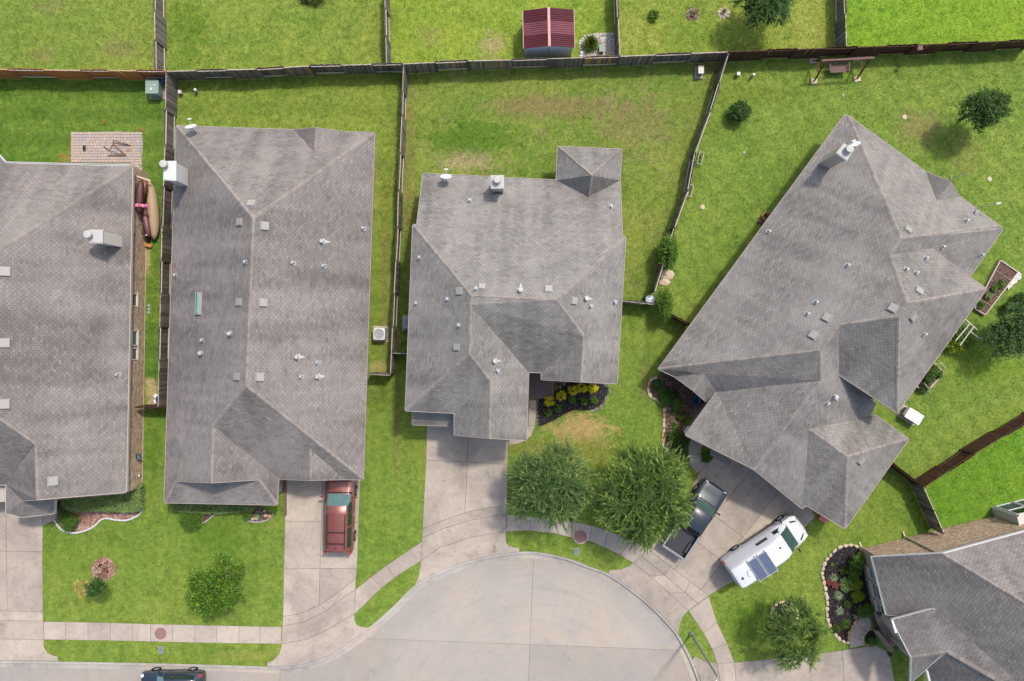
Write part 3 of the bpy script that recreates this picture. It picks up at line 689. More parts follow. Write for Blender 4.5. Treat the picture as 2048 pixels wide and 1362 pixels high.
def brick_face(parent, p0, p1, z0, top, holes=(), mat=None, side=1, name='brickwork'):
    """Single bricks laid on the wall line p0->p1 (outer face on the right-hand side); holes = (s0, s1, z0, z1)."""
    a = Vector((*p0, 0)); b = Vector((*p1, 0)); d = (b-a); L = d.length; d.normalize(); o = Vector((d.y, -d.x, 0))*side
    off = origin(parent); vs = []; fs = []; tn = []; r = 0; z = z0
    while True:
        zt = z+.068; x = -(r % 2)*.105; any_ = False
        while x < L:
            x0, x1 = max(0, x), min(L, x+.20)
            if x1-x0 > .03 and zt < min(top(x0), top(x1)):
                any_ = True
                if not any(x1 > h[0] and x0 < h[1] and zt > h[2] and z < h[3] for h in holes):
                    pr = .03+rnd.uniform(-.004, .006); k = len(vs)
                    for q, w in ((x0, 0), (x1, 0), (x1, pr), (x0, pr)):
                        for zz in (z, zt):
                            c = a+d*q+o*w-off; vs.append((c.x, c.y, zz))
                    fs += [(k+4, k+5, k+7, k+6), (k+1, k+3, k+5, k+7), (k, k+6, k+4, k+2), (k+2, k+4, k+5, k+3), (k, k+1, k+7, k+6)]
                    tn += [rnd.random()]*5
            x += .213
        z += .08; r += 1
        if not any_ and z > 1: break
    return stuff(raw(name, vs, fs, mat or MT['brick'], parent, tn))
def window(parent, p0, p1, s0, s1, z0, z1, pane, frame, side=1, mull=1, out=.03):
    a = Vector((*p0, 0)); d = (Vector((*p1, 0))-a).normalized(); o = Vector((d.y, -d.x, 0))*side; off = origin(parent)
    W = lambda x, z, w: a+d*x+o*w+Vector((0, 0, z))-off
    m = MB()
    for x in (s0, s1): m.bar(W(x, z0, out), W(x, z1, out), .07, .07)
    for z in (z0, z1): m.bar(W(s0-.03, z, out+.002), W(s1+.03, z, out+.002), .07, .07)
    m.bar(W(s0, (z0+z1)/2, out-.004), W(s1, (z0+z1)/2, out-.004), .05, .05)
    f = m.build('window', frame, parent)
    zm = (z0+z1)/2
    for i, (za, zb) in enumerate(((z0, zm), (zm, z1))):
        raw('pane', [W(s0, za, .0), W(s1, za, .0), W(s1, zb, .0), W(s0, zb, .0)], [(0, 1, 2, 3) if side > 0 else (3, 2, 1, 0)], pane[i] if isinstance(pane, (list, tuple)) else pane, f)
    MB().bar(W(s0-.08, z0-.06, out+.03), W(s1+.08, z0-.06, out+.03), .1, .05).build('sill', MT['tan'], f)
    return f

# --- house in the middle
h3 = House('house', 'grey shingled house in the middle with an empty driveway and black flower bed', dict(
    a=(847, 347, 2.5), b=(1112.5, 360.5, 2.5), c=(1116, 293.5, 2.7), d=(1243, 299, 2.7), e=(1240, 361, 2.7), ap=(1183, 350.5, 4.1), rb=(1177, 394, 4.0),
    er=(1244, 473, 4.0), wr=(834, 449, 4.0), w0=(826, 450, 3.9), e0=(1251, 475, 3.9), J=(943, 592, 6.1), K=(1114, 601, 6.1), W1=(811, 821, 3.9), R2=(938.5, 709, 6.1), J2=(941, 609, 6.1),
    g1=(909, 826, 3.95), G1=(980, 762, 5.25), g2=(909, 870, 3.9), G2=(978, 876, 5.25), g3=(1052.6, 880, 3.9), v1=(1057, 744, 3.75), s2=(1083, 745, 3.75), T1=(1166, 671, 5.2), s3=(1083, 759, 3.75), T2=(1162, 763.5, 5.2), E1=(1233.5, 767, 3.9),
    k0=(825, 812, 3.35), k1=(909, 815, 3.35), k2=(909, 852, 2.75), k3=(825, 849, 2.75)),
    [['a', 'b', 'rb', 'e', 'er', 'e0', 'K', 'J', 'w0', 'wr'], ['b', 'c', 'ap', 'rb'], ['c', 'd', 'ap'], ['d', 'e', 'rb', 'ap'],
     ['w0', 'W1', 'R2', 'J2', 'J'], ['W1', 'g1', 'G1', 'R2'], ['g1', 'g2', 'G2', 'G1'], ['g3', 'v1', 'J2', 'R2', 'G1', 'G2'], ['v1', 's2', 'T1', 'K', 'J', 'J2'], ['s2', 's3', 'T2', 'T1'], ['E1', 'e0', 'K', 'T1', 'T2'], ['k3', 'k2', 'k1', 'k0']],
    MT['sh_a'], [(['w0', 'W1', 'g1', 'g2', 'g3', 'v1', 's2', 's3', 'E1', 'e0'], 4.1, .45), (['a', 'b', (1112, 470, 2.5), (834, 470, 2.5)], 2.3, .42), (['c', 'd', (1243, 440, 2.7), (1116, 440, 2.7)], 2.45, .4), ([(832, 790, 3), (905, 790, 3), (905, 835, 2.75), (832, 833, 2.75)], 2.6, .1)],
    caps=[('J', 'J2', 4, 8)], nocap=[frozenset(('er', 'e0')), frozenset(('wr', 'w0')), frozenset(('a', 'wr'))], snap=[(('a', 'b', 'J'), ('wr', 'er', 'w0', 'e0', 'e', 'rb', 'K'))], k=1.3)
h3.box_vents([(920, 582), (964, 575), (1097, 580), (1146, 601), (915, 694)], .42)
h3.pipes([(953, 577), (1041, 580, 'b'), (940, 401), (1222, 413), (1173, 597, 'b'), (1182, 612), (1230, 604), (990, 722, 'b'), (996, 741), (833, 606), (895, 598), (918, 650), (839, 515)])
h3.chimney([(981, 350), (1008, 350), (1008.5, 377.5), (981.5, 377.5)], 4.9, MT['cap'], MT['tan'], (994.5, 361), 2.4)
cq = [P(983, 390, 3.35), P(1006, 390, 3.35), P(995, 411, 3.62)]; cm_ = MB(); cm_.add([cq[0], cq[1], cq[2], (cq[0]+cq[1])/2+Vector((0, 0, .32))], [(0, 3, 2), (3, 1, 2), (0, 1, 3)]); cm_.build('chimney_cricket', plain('mossy_flashing', (.24, .235, .19), .8, .2, 0, .35, 9), h3.roof, world=True)
# --- house with the red car
h2 = House('house', 'long grey brown shingled house with a green skylight and a red car in its driveway', dict(
    nw=(353, 252, 2.75), n1=(589, 260, 2.8), np=(632, 256, 3.9), nb=(629, 304, 3.85), n2=(691, 264, 2.8), ne=(749, 265.5, 2.75), se=(726, 959, 2.75), J=(506, 436, 6.6), Rr=(491, 771, 6.6),
    sw=(329, 1005, 2.75), x0=(351, 962, 3.4), x1=(422, 965, 5.1), L=(425, 851, 5.15), x2=(517, 959, 3.6), k1=(554, 1009.5, 2.75), ee=(556, 960, 2.85), v=(559, 957, 2.8), d0=(561, 958, 2.75), dp=(620, 897, 4.1), df=(620, 960, 4.1), d1=(690, 958.5, 2.75)),
    [['sw', 'nw', 'J', 'Rr', 'L', 'x1', 'x0'], ['nw', 'n1', 'nb', 'n2', 'ne', 'J'], ['nb', 'np', 'n1'], ['np', 'nb', 'n2'], ['ne', 'se', 'Rr', 'J'],
     ['d1', 'se', 'Rr', 'L', 'v', 'd0', 'dp'], ['dp', 'df', 'd0'], ['df', 'dp', 'd1'], ['k1', 'ee', 'v', 'L', 'x1', 'x2'], ['sw', 'k1', 'x2', 'x0']],
    MT['sh_p'], [(['nw', 'ne', 'se', 'd0', 'ee', 'k1', 'sw'], 2.6, .42)], nocap=[frozenset(('v', 'ee'))], k=1.2)
raw('gable_wall', [h2.V[n]-Vector((0, 0, .02))-origin(h2.root) for n in ('x0', 'x2', 'x1')], [(0, 1, 2), (2, 1, 0)], MT['cream'], h2.root)
h2.box_vents([(503, 409), (481, 444), (528, 452), (480, 604), (525, 605), (476, 753), (518, 754)])
h2.pipes([(646, 483, 'b'), (587, 526), (648, 532), (406, 680), (404, 706, 'b'), (462, 667, 'b'), (596, 714, 'b'), (636, 725), (637, 753, 'b'), (492, 524), (353, 550), (727, 457), (603, 753)])
h2.chimney([(326, 321.5), (352, 321.5), (352, 362), (326, 360)], 5.6, MT['white'], MT['white'], (331, 330), 2.3)
m = MB().box((0, 0, .08), (1.42, .5, .16), mi=0).box((0, .0, .17), (1.3, .40, .03), mi=1); m.box((0, -.06, .19), (1.3, .06, .01), mi=2)
h2.place(399, 607, 'skylight', m, [MT['galv'], plain('green_skylight', (.22, .36, .31), .2, .6), MT['black']])
def garage_door(hs, a, b, inset=.42, w=4.8, t=.5, h=2.15):      # a, b = eave points; the wall stands inset behind the eave
    a, b = hs.V[a].copy(), hs.V[b].copy(); a.z = b.z = 0; d = (b-a).normalized(); n = Vector((-d.y, d.x, 0)); ce = hs.root.location
    if n.dot(Vector((ce.x, ce.y, 0))-a) < 0: n = -n
    c = a.lerp(b, t)+n*(inset-.03); off = hs.root.location
    f = MB()
    for s in (-1, 1): f.bar(c+d*s*(w/2+.06)+Vector((0, 0, .03))-off, c+d*s*(w/2+.06)+Vector((0, 0, h+.06))-off, .12, .08)
    f.bar(c-d*(w/2+.12)+Vector((0, 0, h+.12))-off, c+d*(w/2+.12)+Vector((0, 0, h+.12))-off, .08, .12)
    o = f.build('garage_door', MT['tan'], hs.root)
    for k in range(4): MB().bar(c-d*w/2+Vector((0, 0, .06+h*(k+.5)/4))-off, c+d*w/2+Vector((0, 0, .06+h*(k+.5)/4))-off, .04, h/4-.015).build('door_panel', MT['cream'], o)
garage_door(h3, 'g2', 'g3', .45, 3.9, .45); garage_door(h2, 'd0', 'se', .42, 4.6, .46)
# --- house at the left edge
h1 = House('house', 'grey shingled house at the left edge with a brick side wall and boats beside it', dict(
    ne=(265, 332, 2.75), n1=(12, 325.5, 2.75), n2=(-20, 290, 2.75), w2=(-460, 290, 2.75), Jn=(-112, 570, 7.8), Js=(-112, 762, 7.8), se=(252.5, 984, 2.75), gs=(74, 999, 5.45), L=(70, 888, 5.5), v=(12.5, 969, 3.2), s1=(-260, 969, 3.0), w1=(-460, 980, 2.75),
    w0=(12.5, 1026, 3.0), w3=(42, 1034, 2.75), k0=(46, 1001, 3.5), k1=(110, 998, 3.5), k2=(108, 1027, 2.75)),
    [['n1', 'ne', 'Jn', 'n2'], ['se', 'ne', 'Jn', 'Js', 'L', 'gs'], ['s1', 'v', 'L', 'Js'], ['w0', 'v', 'L', 'gs', 'k0', 'w3'], ['w3', 'k2', 'k1', 'k0'], ['w1', 'w2', 'Jn', 'Js', 's1'], ['n2', 'w2', 'Jn']],
    MT['sh_p'], [], fascia='tan', k=1.2)
h1.box_vents([(9, 543), (8, 686), (7, 808), (105, 962)], .52)
h1.pipes([(237, 749)])
h1.chimney([(177, 459), (205, 459), (205, 487), (177, 486)], 5.7, MT['cap'], MT['cream'], (180.5, 470), 2.6)
wb = [P2(292, 340), P2(283, 974)]
MB().prism(ccw([P2(293.5, 345), P2(284, 972.5), P2(125, 985), P2(22, 990), P2(-380, 960), P2(-380, 340)]), 0, 2.62).build('wall', MT['mortar'], h1.root, world=True)
wa = P2(293.5, 345); wc = P2(284, 972.5)
wlen = (Vector(wa)-Vector(wc)).length
def ws(v): return (v-345)/(972.5-345)*wlen
brick_face(h1.root, wa, wc, 0.05, lambda x: 2.6, [(ws(587), ws(616), 1.2, 2.7), (ws(660), ws(692), 1.05, 2.7), (ws(694), ws(720), 1.05, 2.7)], side=-1)
window(h1.root, wa, wc, ws(590), ws(614), 1.25, 2.5, MT['glass_g'], MT['cream'], -1)
window(h1.root, wa, wc, ws(662), ws(690), 1.1, 2.5, MT['glass_l'], MT['cream'], -1); window(h1.root, wa, wc, ws(696), ws(718), 1.1, 2.5, MT['glass_l'], MT['cream'], -1)
brick_face(h1.root, P2(284, 972.5), P2(112, 988), 0.05, lambda x: 2.6, side=-1)
band('foundation', [P2(295.6, 345), P2(286.2, 974)], [P2(294, 345), P2(284.6, 974)], .07, .07, MT['conc'], None, 0).parent = h1.root
bpy.data.objects['foundation'].location = -h1.root.location
MB().bar(P(12, 325, 2.72), P(264, 331.5, 2.72), .12, .12).build('gutter', MT['white'], h1.root, world=True); MB().bar(P(-20, 290, 2.72), P(12, 325, 2.72), .12, .12).build('gutter', MT['white'], h1.root, world=True)
# --- big angled house
h4 = House('house', 'large grey shingled house set at an angle with a van on its driveway', dict(
    W=(1317, 738, 2.75), N=(1688, 231, 2.75), N2=(1698, 233, 2.75), J=(1803, 477, 6.65), Q=(1780, 510, 6.65), M=(1815, 607, 7.95), T=(1798, 633, 7.95), U=(1678, 650, 6.65), V=(1641, 701, 6.65),
    ga=(1851.5, 344, 2.8), gp=(1900.5, 363, 3.9), gb=(1873, 401, 3.85), gc=(1919, 393, 2.8), E=(1999, 452, 2.75), E2=(2005, 459, 2.75), e1=(1940, 552, 2.75), vq=(1861, 497, 5.1), ne=(1972, 578, 5.1), sb=(1794, 825, 5.1), wb=(1678, 749, 5.25),
    V2=(1641, 761, 5.9), w1=(1412, 803, 2.8), w2=(1433, 784, 3.2), q0=(1349, 753, 2.8), qr=(1408.5, 746, 3.9), qf=(1387, 781, 3.85),
    n2=(1371, 870, 3.2), G=(1509, 939, 4.5), t1=(1604, 1017, 2.9), X=(1618.5, 858.5, 4.85), y0=(1740, 831, 2.9), y1=(1751, 807, 2.9), W2=(1694, 914, 4.85), z0=(1753, 832, 2.8), z1=(1817, 878, 2.75), z2=(1690, 1057, 2.75), z3=(1612, 1010, 2.85)),
    [['W', 'N', 'N2', 'J', 'Q', 'M', 'T', 'U', 'V'], ['ga', 'N2', 'J', 'E', 'gc', 'gb'], ['gp', 'gb', 'ga'], ['gb', 'gp', 'gc'], ['E2', 'e1', 'vq', 'Q', 'J', 'E'], ['vq', 'ne', 'M', 'Q'],
     ['ne', 'sb', 'T', 'M'], ['wb', 'sb', 'T', 'U'], ['W', 'q0', 'qr', 'w1', 'w2', 'V2', 'V'], ['qr', 'qf', 'q0'], ['qf', 'qr', 'w1'], ['n2', 'w2', 'V2', 'G'],
     ['y0', 'y1', 'wb', 'U', 'V', 'V2', 'G', 't1', 'X'], ['z0', 'z1', 'W2', 'X', 'y0'], ['z1', 'z2', 'W2'], ['z2', 'z3', 't1', 'X', 'W2']],
    MT['sh_a'], [(['W', 'N', 'ga', 'gc', 'E', 'e1', (1862, 600, 2.75), (1751, 807, 2.9), (1620, 800, 2.9), (1433, 784, 2.75), 'w1'], 2.6, .42), ([(1790, 540, 5), 'vq', 'ne', 'sb', 'wb', (1690, 660, 5)], 5.0, .45), ([(1433, 784, 3.2), 'n2', (1604, 1017, 3), (1740, 831, 3)], 2.75, .5), (['X', 'z0', 'z1', 'z2', 'z3'], 2.6, .42)],
    nocap=[frozenset(('e1', 'vq')), frozenset(('wb', 'y1'))], k=1.2)
h4.box_vents([(1814, 461), (1836, 583), (1787, 617), (1824, 633), (1655, 636), (1628, 671), (1720, 920)])
h4.pipes([(1694, 530), (1631, 604), (1614, 627), (1831, 545), (1811, 538), (1884, 494), (1961, 510), (1847, 668), (1669, 793, 'b'), (1654, 806), (1537, 463), (1931, 441), (1948, 424), (1850, 516)])
h4.chimney([(1672, 306), (1688, 286), (1709, 299), (1694, 322)], 6.1, MT['cap'], MT['tan'], (1695, 300), 2.6)
garage_door(h4, 'n2', 't1', .5, 4.9, .55)
sk = MB(); q = [P(1426, 889, 2.95), P(1467, 914, 2.95), P(1458, 932, 2.55), P(1420, 909, 2.55)]
sk.add(q+[p-Vector((0, 0, .14)) for p in q], [(3, 2, 1, 0), (4, 5, 6, 7), (2, 3, 7, 6), (1, 2, 6, 5), (3, 0, 4, 7)]); sk.build('entry_roof', MT['sh_p'], h4.root, world=True)
# --- brick house in the lower right corner
h5 = House('house', 'two storey brick house with white gutters in the lower right corner', dict(
    nw=(1743.5, 1114.5, 2.95), ra=(1884, 1107, 6.0), nee=(2200, 1022, 6.0), ap=(2170, 1279, 11.0), ap2=(2260, 1279, 11.0), rb=(2140, 1437, 8.6), ws=(1772.6, 1229, 2.95), vv=(1810, 1233, 3.3), vt=(1871, 1219, 4.5),
    p0=(1784, 1240, 4.1), p1=(1864, 1218, 4.3), p2=(1823, 1315, 5.1), p3=(1897, 1303, 5.9), pe=(2100, 1420, 8.2), q1=(1886, 1305, 5.2), q2=(1853, 1337, 4.6), q3=(1822, 1364, 4.6), r1=(1852, 1338, 4.0), r2=(1880, 1460, 4.0), r3=(2050, 1470, 7.0)),
    [['nw', 'ws', 'vv', 'vt', 'pe', 'ap', 'ra'], ['ra', 'nee', 'ap2', 'ap'], ['p0', 'p1', 'vt', 'pe', 'p3', 'p2'], ['q3', 'q2', 'q1', 'p3', 'p2'], ['r1', 'r2', 'r3', 'pe', 'p3']],
    MT['sh_p'], [], fascia='white', snap=[(('nw', 'ws', 'ra'), ('vv', 'vt', 'pe', 'ap')), (('ra', 'nee', 'ap'), ('ap2',)), (('p0', 'vt', 'pe'), ('p1', 'p2', 'p3')), (('p2', 'p3', 'q2'), ('q1', 'q3')), (('r1', 'p3', 'pe'), ('r2', 'r3'))])
nb = [P2(1718, 1097), P2(2075, 1009.5)]
na, ne_ = nb; nl = (Vector(ne_)-Vector(na)).length
MB().prism(ccw([P2(1720, 1098.5), P2(2075, 1012), P2(2130, 1300), P2(1800, 1300), P2(1742, 1205)]), 0, 2.7).build('wall', MT['mortar'], h5.root, world=True)
d5 = (Vector(ne_)-Vector(na)).normalized()
core = MB(); i0 = Vector(na)+d5*.1+Vector((d5.y, -d5.x))*.06; i1 = i0+d5*nl; 
core.add([(i0.x, i0.y, 0), (i1.x, i1.y, 0), (i1.x, i1.y, 5.95), (i0.x+d5.x*3.6, i0.y+d5.y*3.6, 5.9), (i0.x, i0.y, 2.85)], [(0, 1, 2, 3, 4), (4, 3, 2, 1, 0)]); core.build('wall', MT['mortar'], h5.root, world=True)
brick_face(h5.root, na, ne_, .25, lambda x: min(4.35, 2.75+x*.92), side=-1, mat=MT['brick'])
brick_face(h5.root, na, P2(1742, 1205), .1, lambda x: 2.75, [(1.0, 1.75, .9, 2.2), (2.0, 3.1, .8, 2.3), (3.35, 4.05, .9, 2.2)], side=1, mat=MT['brick_r'])
wq = P2(1742, 1205)
window(h5.root, na, wq, 1.03, 1.72, .95, 2.15, [MT['glass_l'], MT['glass_g']], MT['tan'], 1); window(h5.root, na, wq, 2.03, 3.07, .85, 2.25, [MT['glass_l'], MT['glass_g']], MT['tan'], 1); window(h5.root, na, wq, 3.38, 4.02, .95, 2.15, [MT['glass_l'], MT['glass_g']], MT['tan'], 1)
sdm = MB(); o5 = Vector((-d5.y, d5.x, 0))*.05
for k in range(9):                       # siding boards of the upper storey
    z = 4.36+k*.18; x0 = max(1.6, (z-2.7)/.95)
    a = Vector((na[0], na[1], 0))+Vector((d5.x, d5.y, 0))*x0+o5*.6; b = Vector((na[0], na[1], 0))+Vector((d5.x, d5.y, 0))*nl+o5*.6
    sdm.add([a+o5*.5+Vector((0, 0, z)), b+o5*.5+Vector((0, 0, z)), b+Vector((0, 0, z+.185)), a+Vector((0, 0, z+.185)), a+Vector((0, 0, z)), b+Vector((0, 0, z))], [(0, 1, 2, 3), (4, 5, 1, 0), (3, 2, 1, 0)])
sdm.build('siding', MT['cream'], h5.root, world=True)
gm = MB()
for a, b in (((1743, 1113.5, 2.92), (1772, 1229, 2.92)), ((1886, 1107.5, 5.98), (2120, 1043, 5.98)), ((1784, 1240, 4.08), (1863, 1218.5, 4.28)), ((1784, 1240, 4.07), (1792, 1266, 4.4)), ((1853, 1338, 3.98), (1868, 1400, 3.98))): MB().bar(P(*a), P(*b), .13, .12).build('gutter', MT['white'], h5.root, world=True)
for k, zt in ((.12, 2.85), (3.2, 5.6)):
    c = Vector((na[0], na[1], 0))+Vector((d5.x, d5.y, 0))*k+Vector((-d5.y, d5.x, 0))*.1
    dp = MB(); dp.bar(c+Vector((0, 0, .15)), c+Vector((0, 0, zt)), .09, .07); dp.bar(c+Vector((0, 0, .16)), c+Vector((-d5.y*.35, d5.x*.35, .06)), .09, .07)
    dp.build('downspout', MT['tan'], h5.root, world=True)
# bay with large panes on the north wall
bx = lambda s, w, z: Vector((na[0]+d5.x*s-d5.y*w, na[1]+d5.y*s+d5.x*w, z))
s0 = 9.55; bay = MB(); q = [(s0, 0), (s0+4, 0), (s0+4, .62), (s0, .62)]
bay.add([bx(a, b, 0) for a, b in q]+[bx(a, b, 2.9) for a, b in q], [(0, 4, 5, 1), (1, 5, 6, 2), (2, 6, 7, 3), (3, 7, 4, 0), (7, 6, 5, 4)])
bay = bay.build('bay', MT['cream'], h5.root, world=True)
off = origin(bay)
for i in range(3):
    xa, xb = s0+.15+i*1.3, s0+1.3+i*1.3
    f = MB()
    for a, b in (((xa, .25), (xa, 2.7)), ((xb, .25), (xb, 2.7)), ((xa, .25), (xb, .25)), ((xa, 2.7), (xb, 2.7)), ((xa, 1.6), (xb, 1.6))): f.bar(bx(a[0], .65, a[1])-off, bx(b[0], .65, b[1])-off, .09, .07)
    f.build('bay_window', MT['white'], bay)
    for z0_, z1_, mm in ((.27, 1.58, MT['glass_l']), (1.62, 2.66, MT['glass_g'])):
        raw('pane', [bx(xa, .642, z0_)-off, bx(xb, .642, z0_)-off, bx(xb, .642, z1_)-off, bx(xa, .642, z1_)-off], [(3, 2, 1, 0), (0, 1, 2, 3)], mm, bay)
MB().bar(bx(s0-.1, .7, 2.95), bx(s0+4, .7, 2.95), .16, .1).bar(bx(s0-.05, .0, 2.95), bx(s0-.05, .75, 2.95), .12, .1).build('bay_gutter', MT['white'], bay, world=True)
# entry gable with an arch
e0 = Vector((*P2(1799, 1251, 4.0), 0)); e1 = Vector((*P2(1838, 1323, 4.0), 0)); ed = (e1-e0); el = ed.length; ed.normalize(); eo = Vector((ed.y, -ed.x, 0))
cx_, rr = el*.55, .85
def archtop(x): return 4.0+.6*min(1, max(0, x/el))
brick_face(h5.root, (e0.x, e0.y), (e1.x, e1.y), .05, archtop, [(cx_-rr+.0, cx_+rr, 0, 2.3), (cx_-rr*.86, cx_+rr*.86, 2.2, 2.75), (cx_-rr*.5, cx_+rr*.5, 2.6, 3.1)], side=1, mat=MT['brick_r'])
aw = MB()
for x0, x1, z0_, z1_ in ((0, cx_-rr, 0, 3.95), (cx_+rr, el, 0, 4.25), (cx_-rr, cx_+rr, 3.1, 4.1)):
    q = [e0+ed*x-eo*w for x, w in ((x0, .0), (x1, .0), (x1, .3), (x0, .3))]; aw.prism([(p.x, p.y) for p in q], z0_, z1_)
aw.build('entry_wall', MT['mortar'], h5.root, world=True)
pf = struct(MB().prism(px([(1739, 1230), (1746, 1212), (1768, 1225), (1786, 1300), (1762, 1280)]), -.05, .10).build('porch', MT['soil']))
ip = MB(); 
for i in range(14):
    for j in range(6):
        a = Vector(P2(1742, 1222)); b = Vector(P2(1772, 1292)); d = (b-a).normalized(); n = Vector((-d.y, d.x)); c = a+d*(.1+i*.2)+n*(.1+j*.11)
        q = P2(0, 0)
        o = ip.box((c.x, c.y, .115), (.19, .1, .04), math.atan2(d.y, d.x), t=rnd.random())
stuff(ip.build('brick_paving', MT['brick_r'], pf, tint=True))
MB().prism(px([(1743, 1258), (1747, 1256), (1778, 1294), (1774, 1298)]), 0, .55).prism(px([(1749, 1262), (1755, 1259.5), (1787, 1298), (1781, 1304)], .5), .55, .62).build('porch_wall', MT['brick_r'], h5.root, world=True)
# ---------------------------------------------------------------- fences: every picket, rail and post
def fence(label, pts, mat, alt=True, h=1.83, odd=None, first=1, group='board fences between the yards', rails=True, solid=False):
    pts = [Vector((*P2(u, v, h), 0)) for u, v in pts]
    root = thing('fence', label, 'fence', pts[0], 0, group)
    meshes = []
    for k in range(3):
        hh = h+(-.02, 0, .015)[k]; m = MB()
        m.add([(-.068, -.009, .03), (.068, -.009, .03), (.068, -.009, hh-.03), (.04, -.009, hh), (-.04, -.009, hh), (-.068, -.009, hh-.03)] + [(-.068, .009, .03), (.068, .009, .03), (.068, .009, hh-.03), (.04, .009, hh), (-.04, .009, hh), (-.068, .009, hh-.03)],
              [(0, 1, 2, 3, 4, 5), (11, 10, 9, 8, 7, 6)] + [((i+1) % 6, i, i+6, (i+1) % 6+6) for i in range(6)])
        me = bpy.data.meshes.new('picket'); me.from_pydata([tuple(v) for v in m.v], [], m.f); me.materials.append(mat); meshes.append(me)
    alts = {}
    for k, mm in (odd or {}).items():
        me = meshes[1].copy(); me.materials.clear(); me.materials.append(mm); alts[k] = me
    pm = bpy.data.meshes.new('post'); b = MB().box((0, 0, (h-.04)/2), (.09, .09, h-.04)); pm.from_pydata([tuple(v) for v in b.v], [], b.f); pm.materials.append(mat)
    panel = 0; cnt = 0
    for a, b in zip(pts, pts[1:]):
        d = b-a; L = d.length; d.normalize(); n = Vector((-d.y, d.x, 0)); ang = math.atan2(d.y, d.x)
        np_ = max(1, round(L/2.2)); pl = L/np_
        for i in range(np_):
            s = first if (panel % 2 == 0 or not alt) else -first; panel += 1
            o = link(bpy.data.objects.new('post', pm)); o.parent = root; o.location = a+d*(pl*i)-pts[0]; o.rotation_euler = (0, 0, ang)
            if rails:
                rm = MB()
                for z in (.38, h-.17): rm.bar(Vector((.05, 0, z)), Vector((pl-.05, 0, z)), .042, .09)
                for z in (.38, h-.17):
                    r = MB().bar((.05, -s*.022, z), (pl-.05, -s*.022, z), .045, .09).build('rail', MT['rail'] if mat is not MT['fence_b'] else mat, root); r.location = a+d*(pl*i)-pts[0]; r.rotation_euler = (0, 0, ang)
            k = max(1, round(pl/.142)); w = pl/k
            for j in range(k):
                c = a+d*(pl*i+w*(j+.5))+n*s*.056-pts[0]; cnt += 1
                me = meshes[rnd.randrange(3)]
                if odd:
                    q = rnd.random()
                    for kk, mm in alts.items():
                        if isinstance(kk, float) and q < kk: me = mm
                        if isinstance(kk, tuple) and kk[0] <= cnt <= kk[1]: me = mm
                o = link(bpy.data.objects.new('picket', me)); o.parent = root; o.location = c
                o.rotation_euler = (rnd.uniform(-.012, .012), rnd.uniform(-.006, .006), ang+rnd.uniform(-.02, .02)); o.scale = (w/.142, 1, 1)
        o = link(bpy.data.objects.new('post', pm)); o.parent = root; o.location = b-pts[0]-d*.03; o.rotation_euler = (0, 0, ang)
    return root
FW, FB, FN = MT['fence'], MT['fence_b'], MT['fence_n']
fence('orange new cedar fence along the back of the left edge yard', [(-60, 137), (160, 140), (327, 141)], FN, first=-1)
fence('long weathered grey fence with a few orange and yellow boards behind the shed', [(331, 142), (512, 137.5), (620, 131), (805, 127), (935, 121), (1024, 119), (1240, 112), (1456, 103)], FW, odd={.02: FN, (197, 199): MT['fence_y'], (203, 204): MT['fence_y'], (208, 209): FN}, first=-1)
fence('dark brown stained fence behind the wooden bench swing', [(1460, 102.5), (1536, 100), (1836, 89), (2080, 78.5)], FB, first=-1)
fence('grey fence at the top left running up from the orange fence', [(310, 138), (307, -40)], FW)
fence('thin grey fence at the top between two bright lawns left of the shed', [(773, 125), (769, -40)], FW, first=-1)
fence('grey fence at the top beside the palm and white gravel', [(1240, 109), (1233, -40)], FW)
fence('dark grey fence at the top right above the bench swing', [(1694, 92), (1690, -40)], FW, first=1)
fence('dark weathered fence close along the left wall of the green skylight house', [(331, 146), (329, 290), (323, 454), (317, 720), (315, 813)], FW, first=1)
fence('narrow grey fence between the green skylight house and the middle house', [(807, 130), (804, 230), (797, 380), (795, 454), (785, 654), (781, 748)], FW, first=1)
fence('grey fence leaning along the patchy back yard of the middle house', [(1457, 108), (1422, 220), (1391, 305), (1377, 380), (1350, 454), (1310, 583)], FW, first=-1)
fence('brown fence running diagonally off the right edge', [(2080, 830), (1950, 908), (1851, 974)], FB, first=1)
fence('short brown fence from the angled house to the diagonal fence', [(1783, 925), (1848, 974)], FB, alt=False)
fence('short dark grey fence ending at the corner brick house', [(1850, 977), (1890, 1068)], FW, alt=False, first=-1)
fence('short fence closing the strip below the white topped air conditioner', [(737, 748), (780, 750)], FW, alt=False)
fence('short fence piece from the narrow side yard to the middle house', [(786, 706), (818, 707)], FW, alt=False)
fence('short pale topped fence from the middle house to the dark lidded bin', [(1240, 600), (1308, 608)], FW, alt=False)
fence('short dark fence between the leafy vine and the angled house', [(1340, 628), (1382, 650)], FB, alt=False)
fence('rusty brown gate fence between the left edge house and its neighbour', [(270, 815), (318, 815), (336, 815.5)], FB, alt=False)
t = thing('bird_feeder', 'small wooden bird house on top of the dark brown fence', 'bird house', P(1838, 97, 1.8)); MB().box((0, -.02, .08), (.22, .2, .2)).build('box', MT['tan'], t); MB().box((0, -.02, .2), (.3, .28, .03)).build('roof', MT['brownpaint'], t)

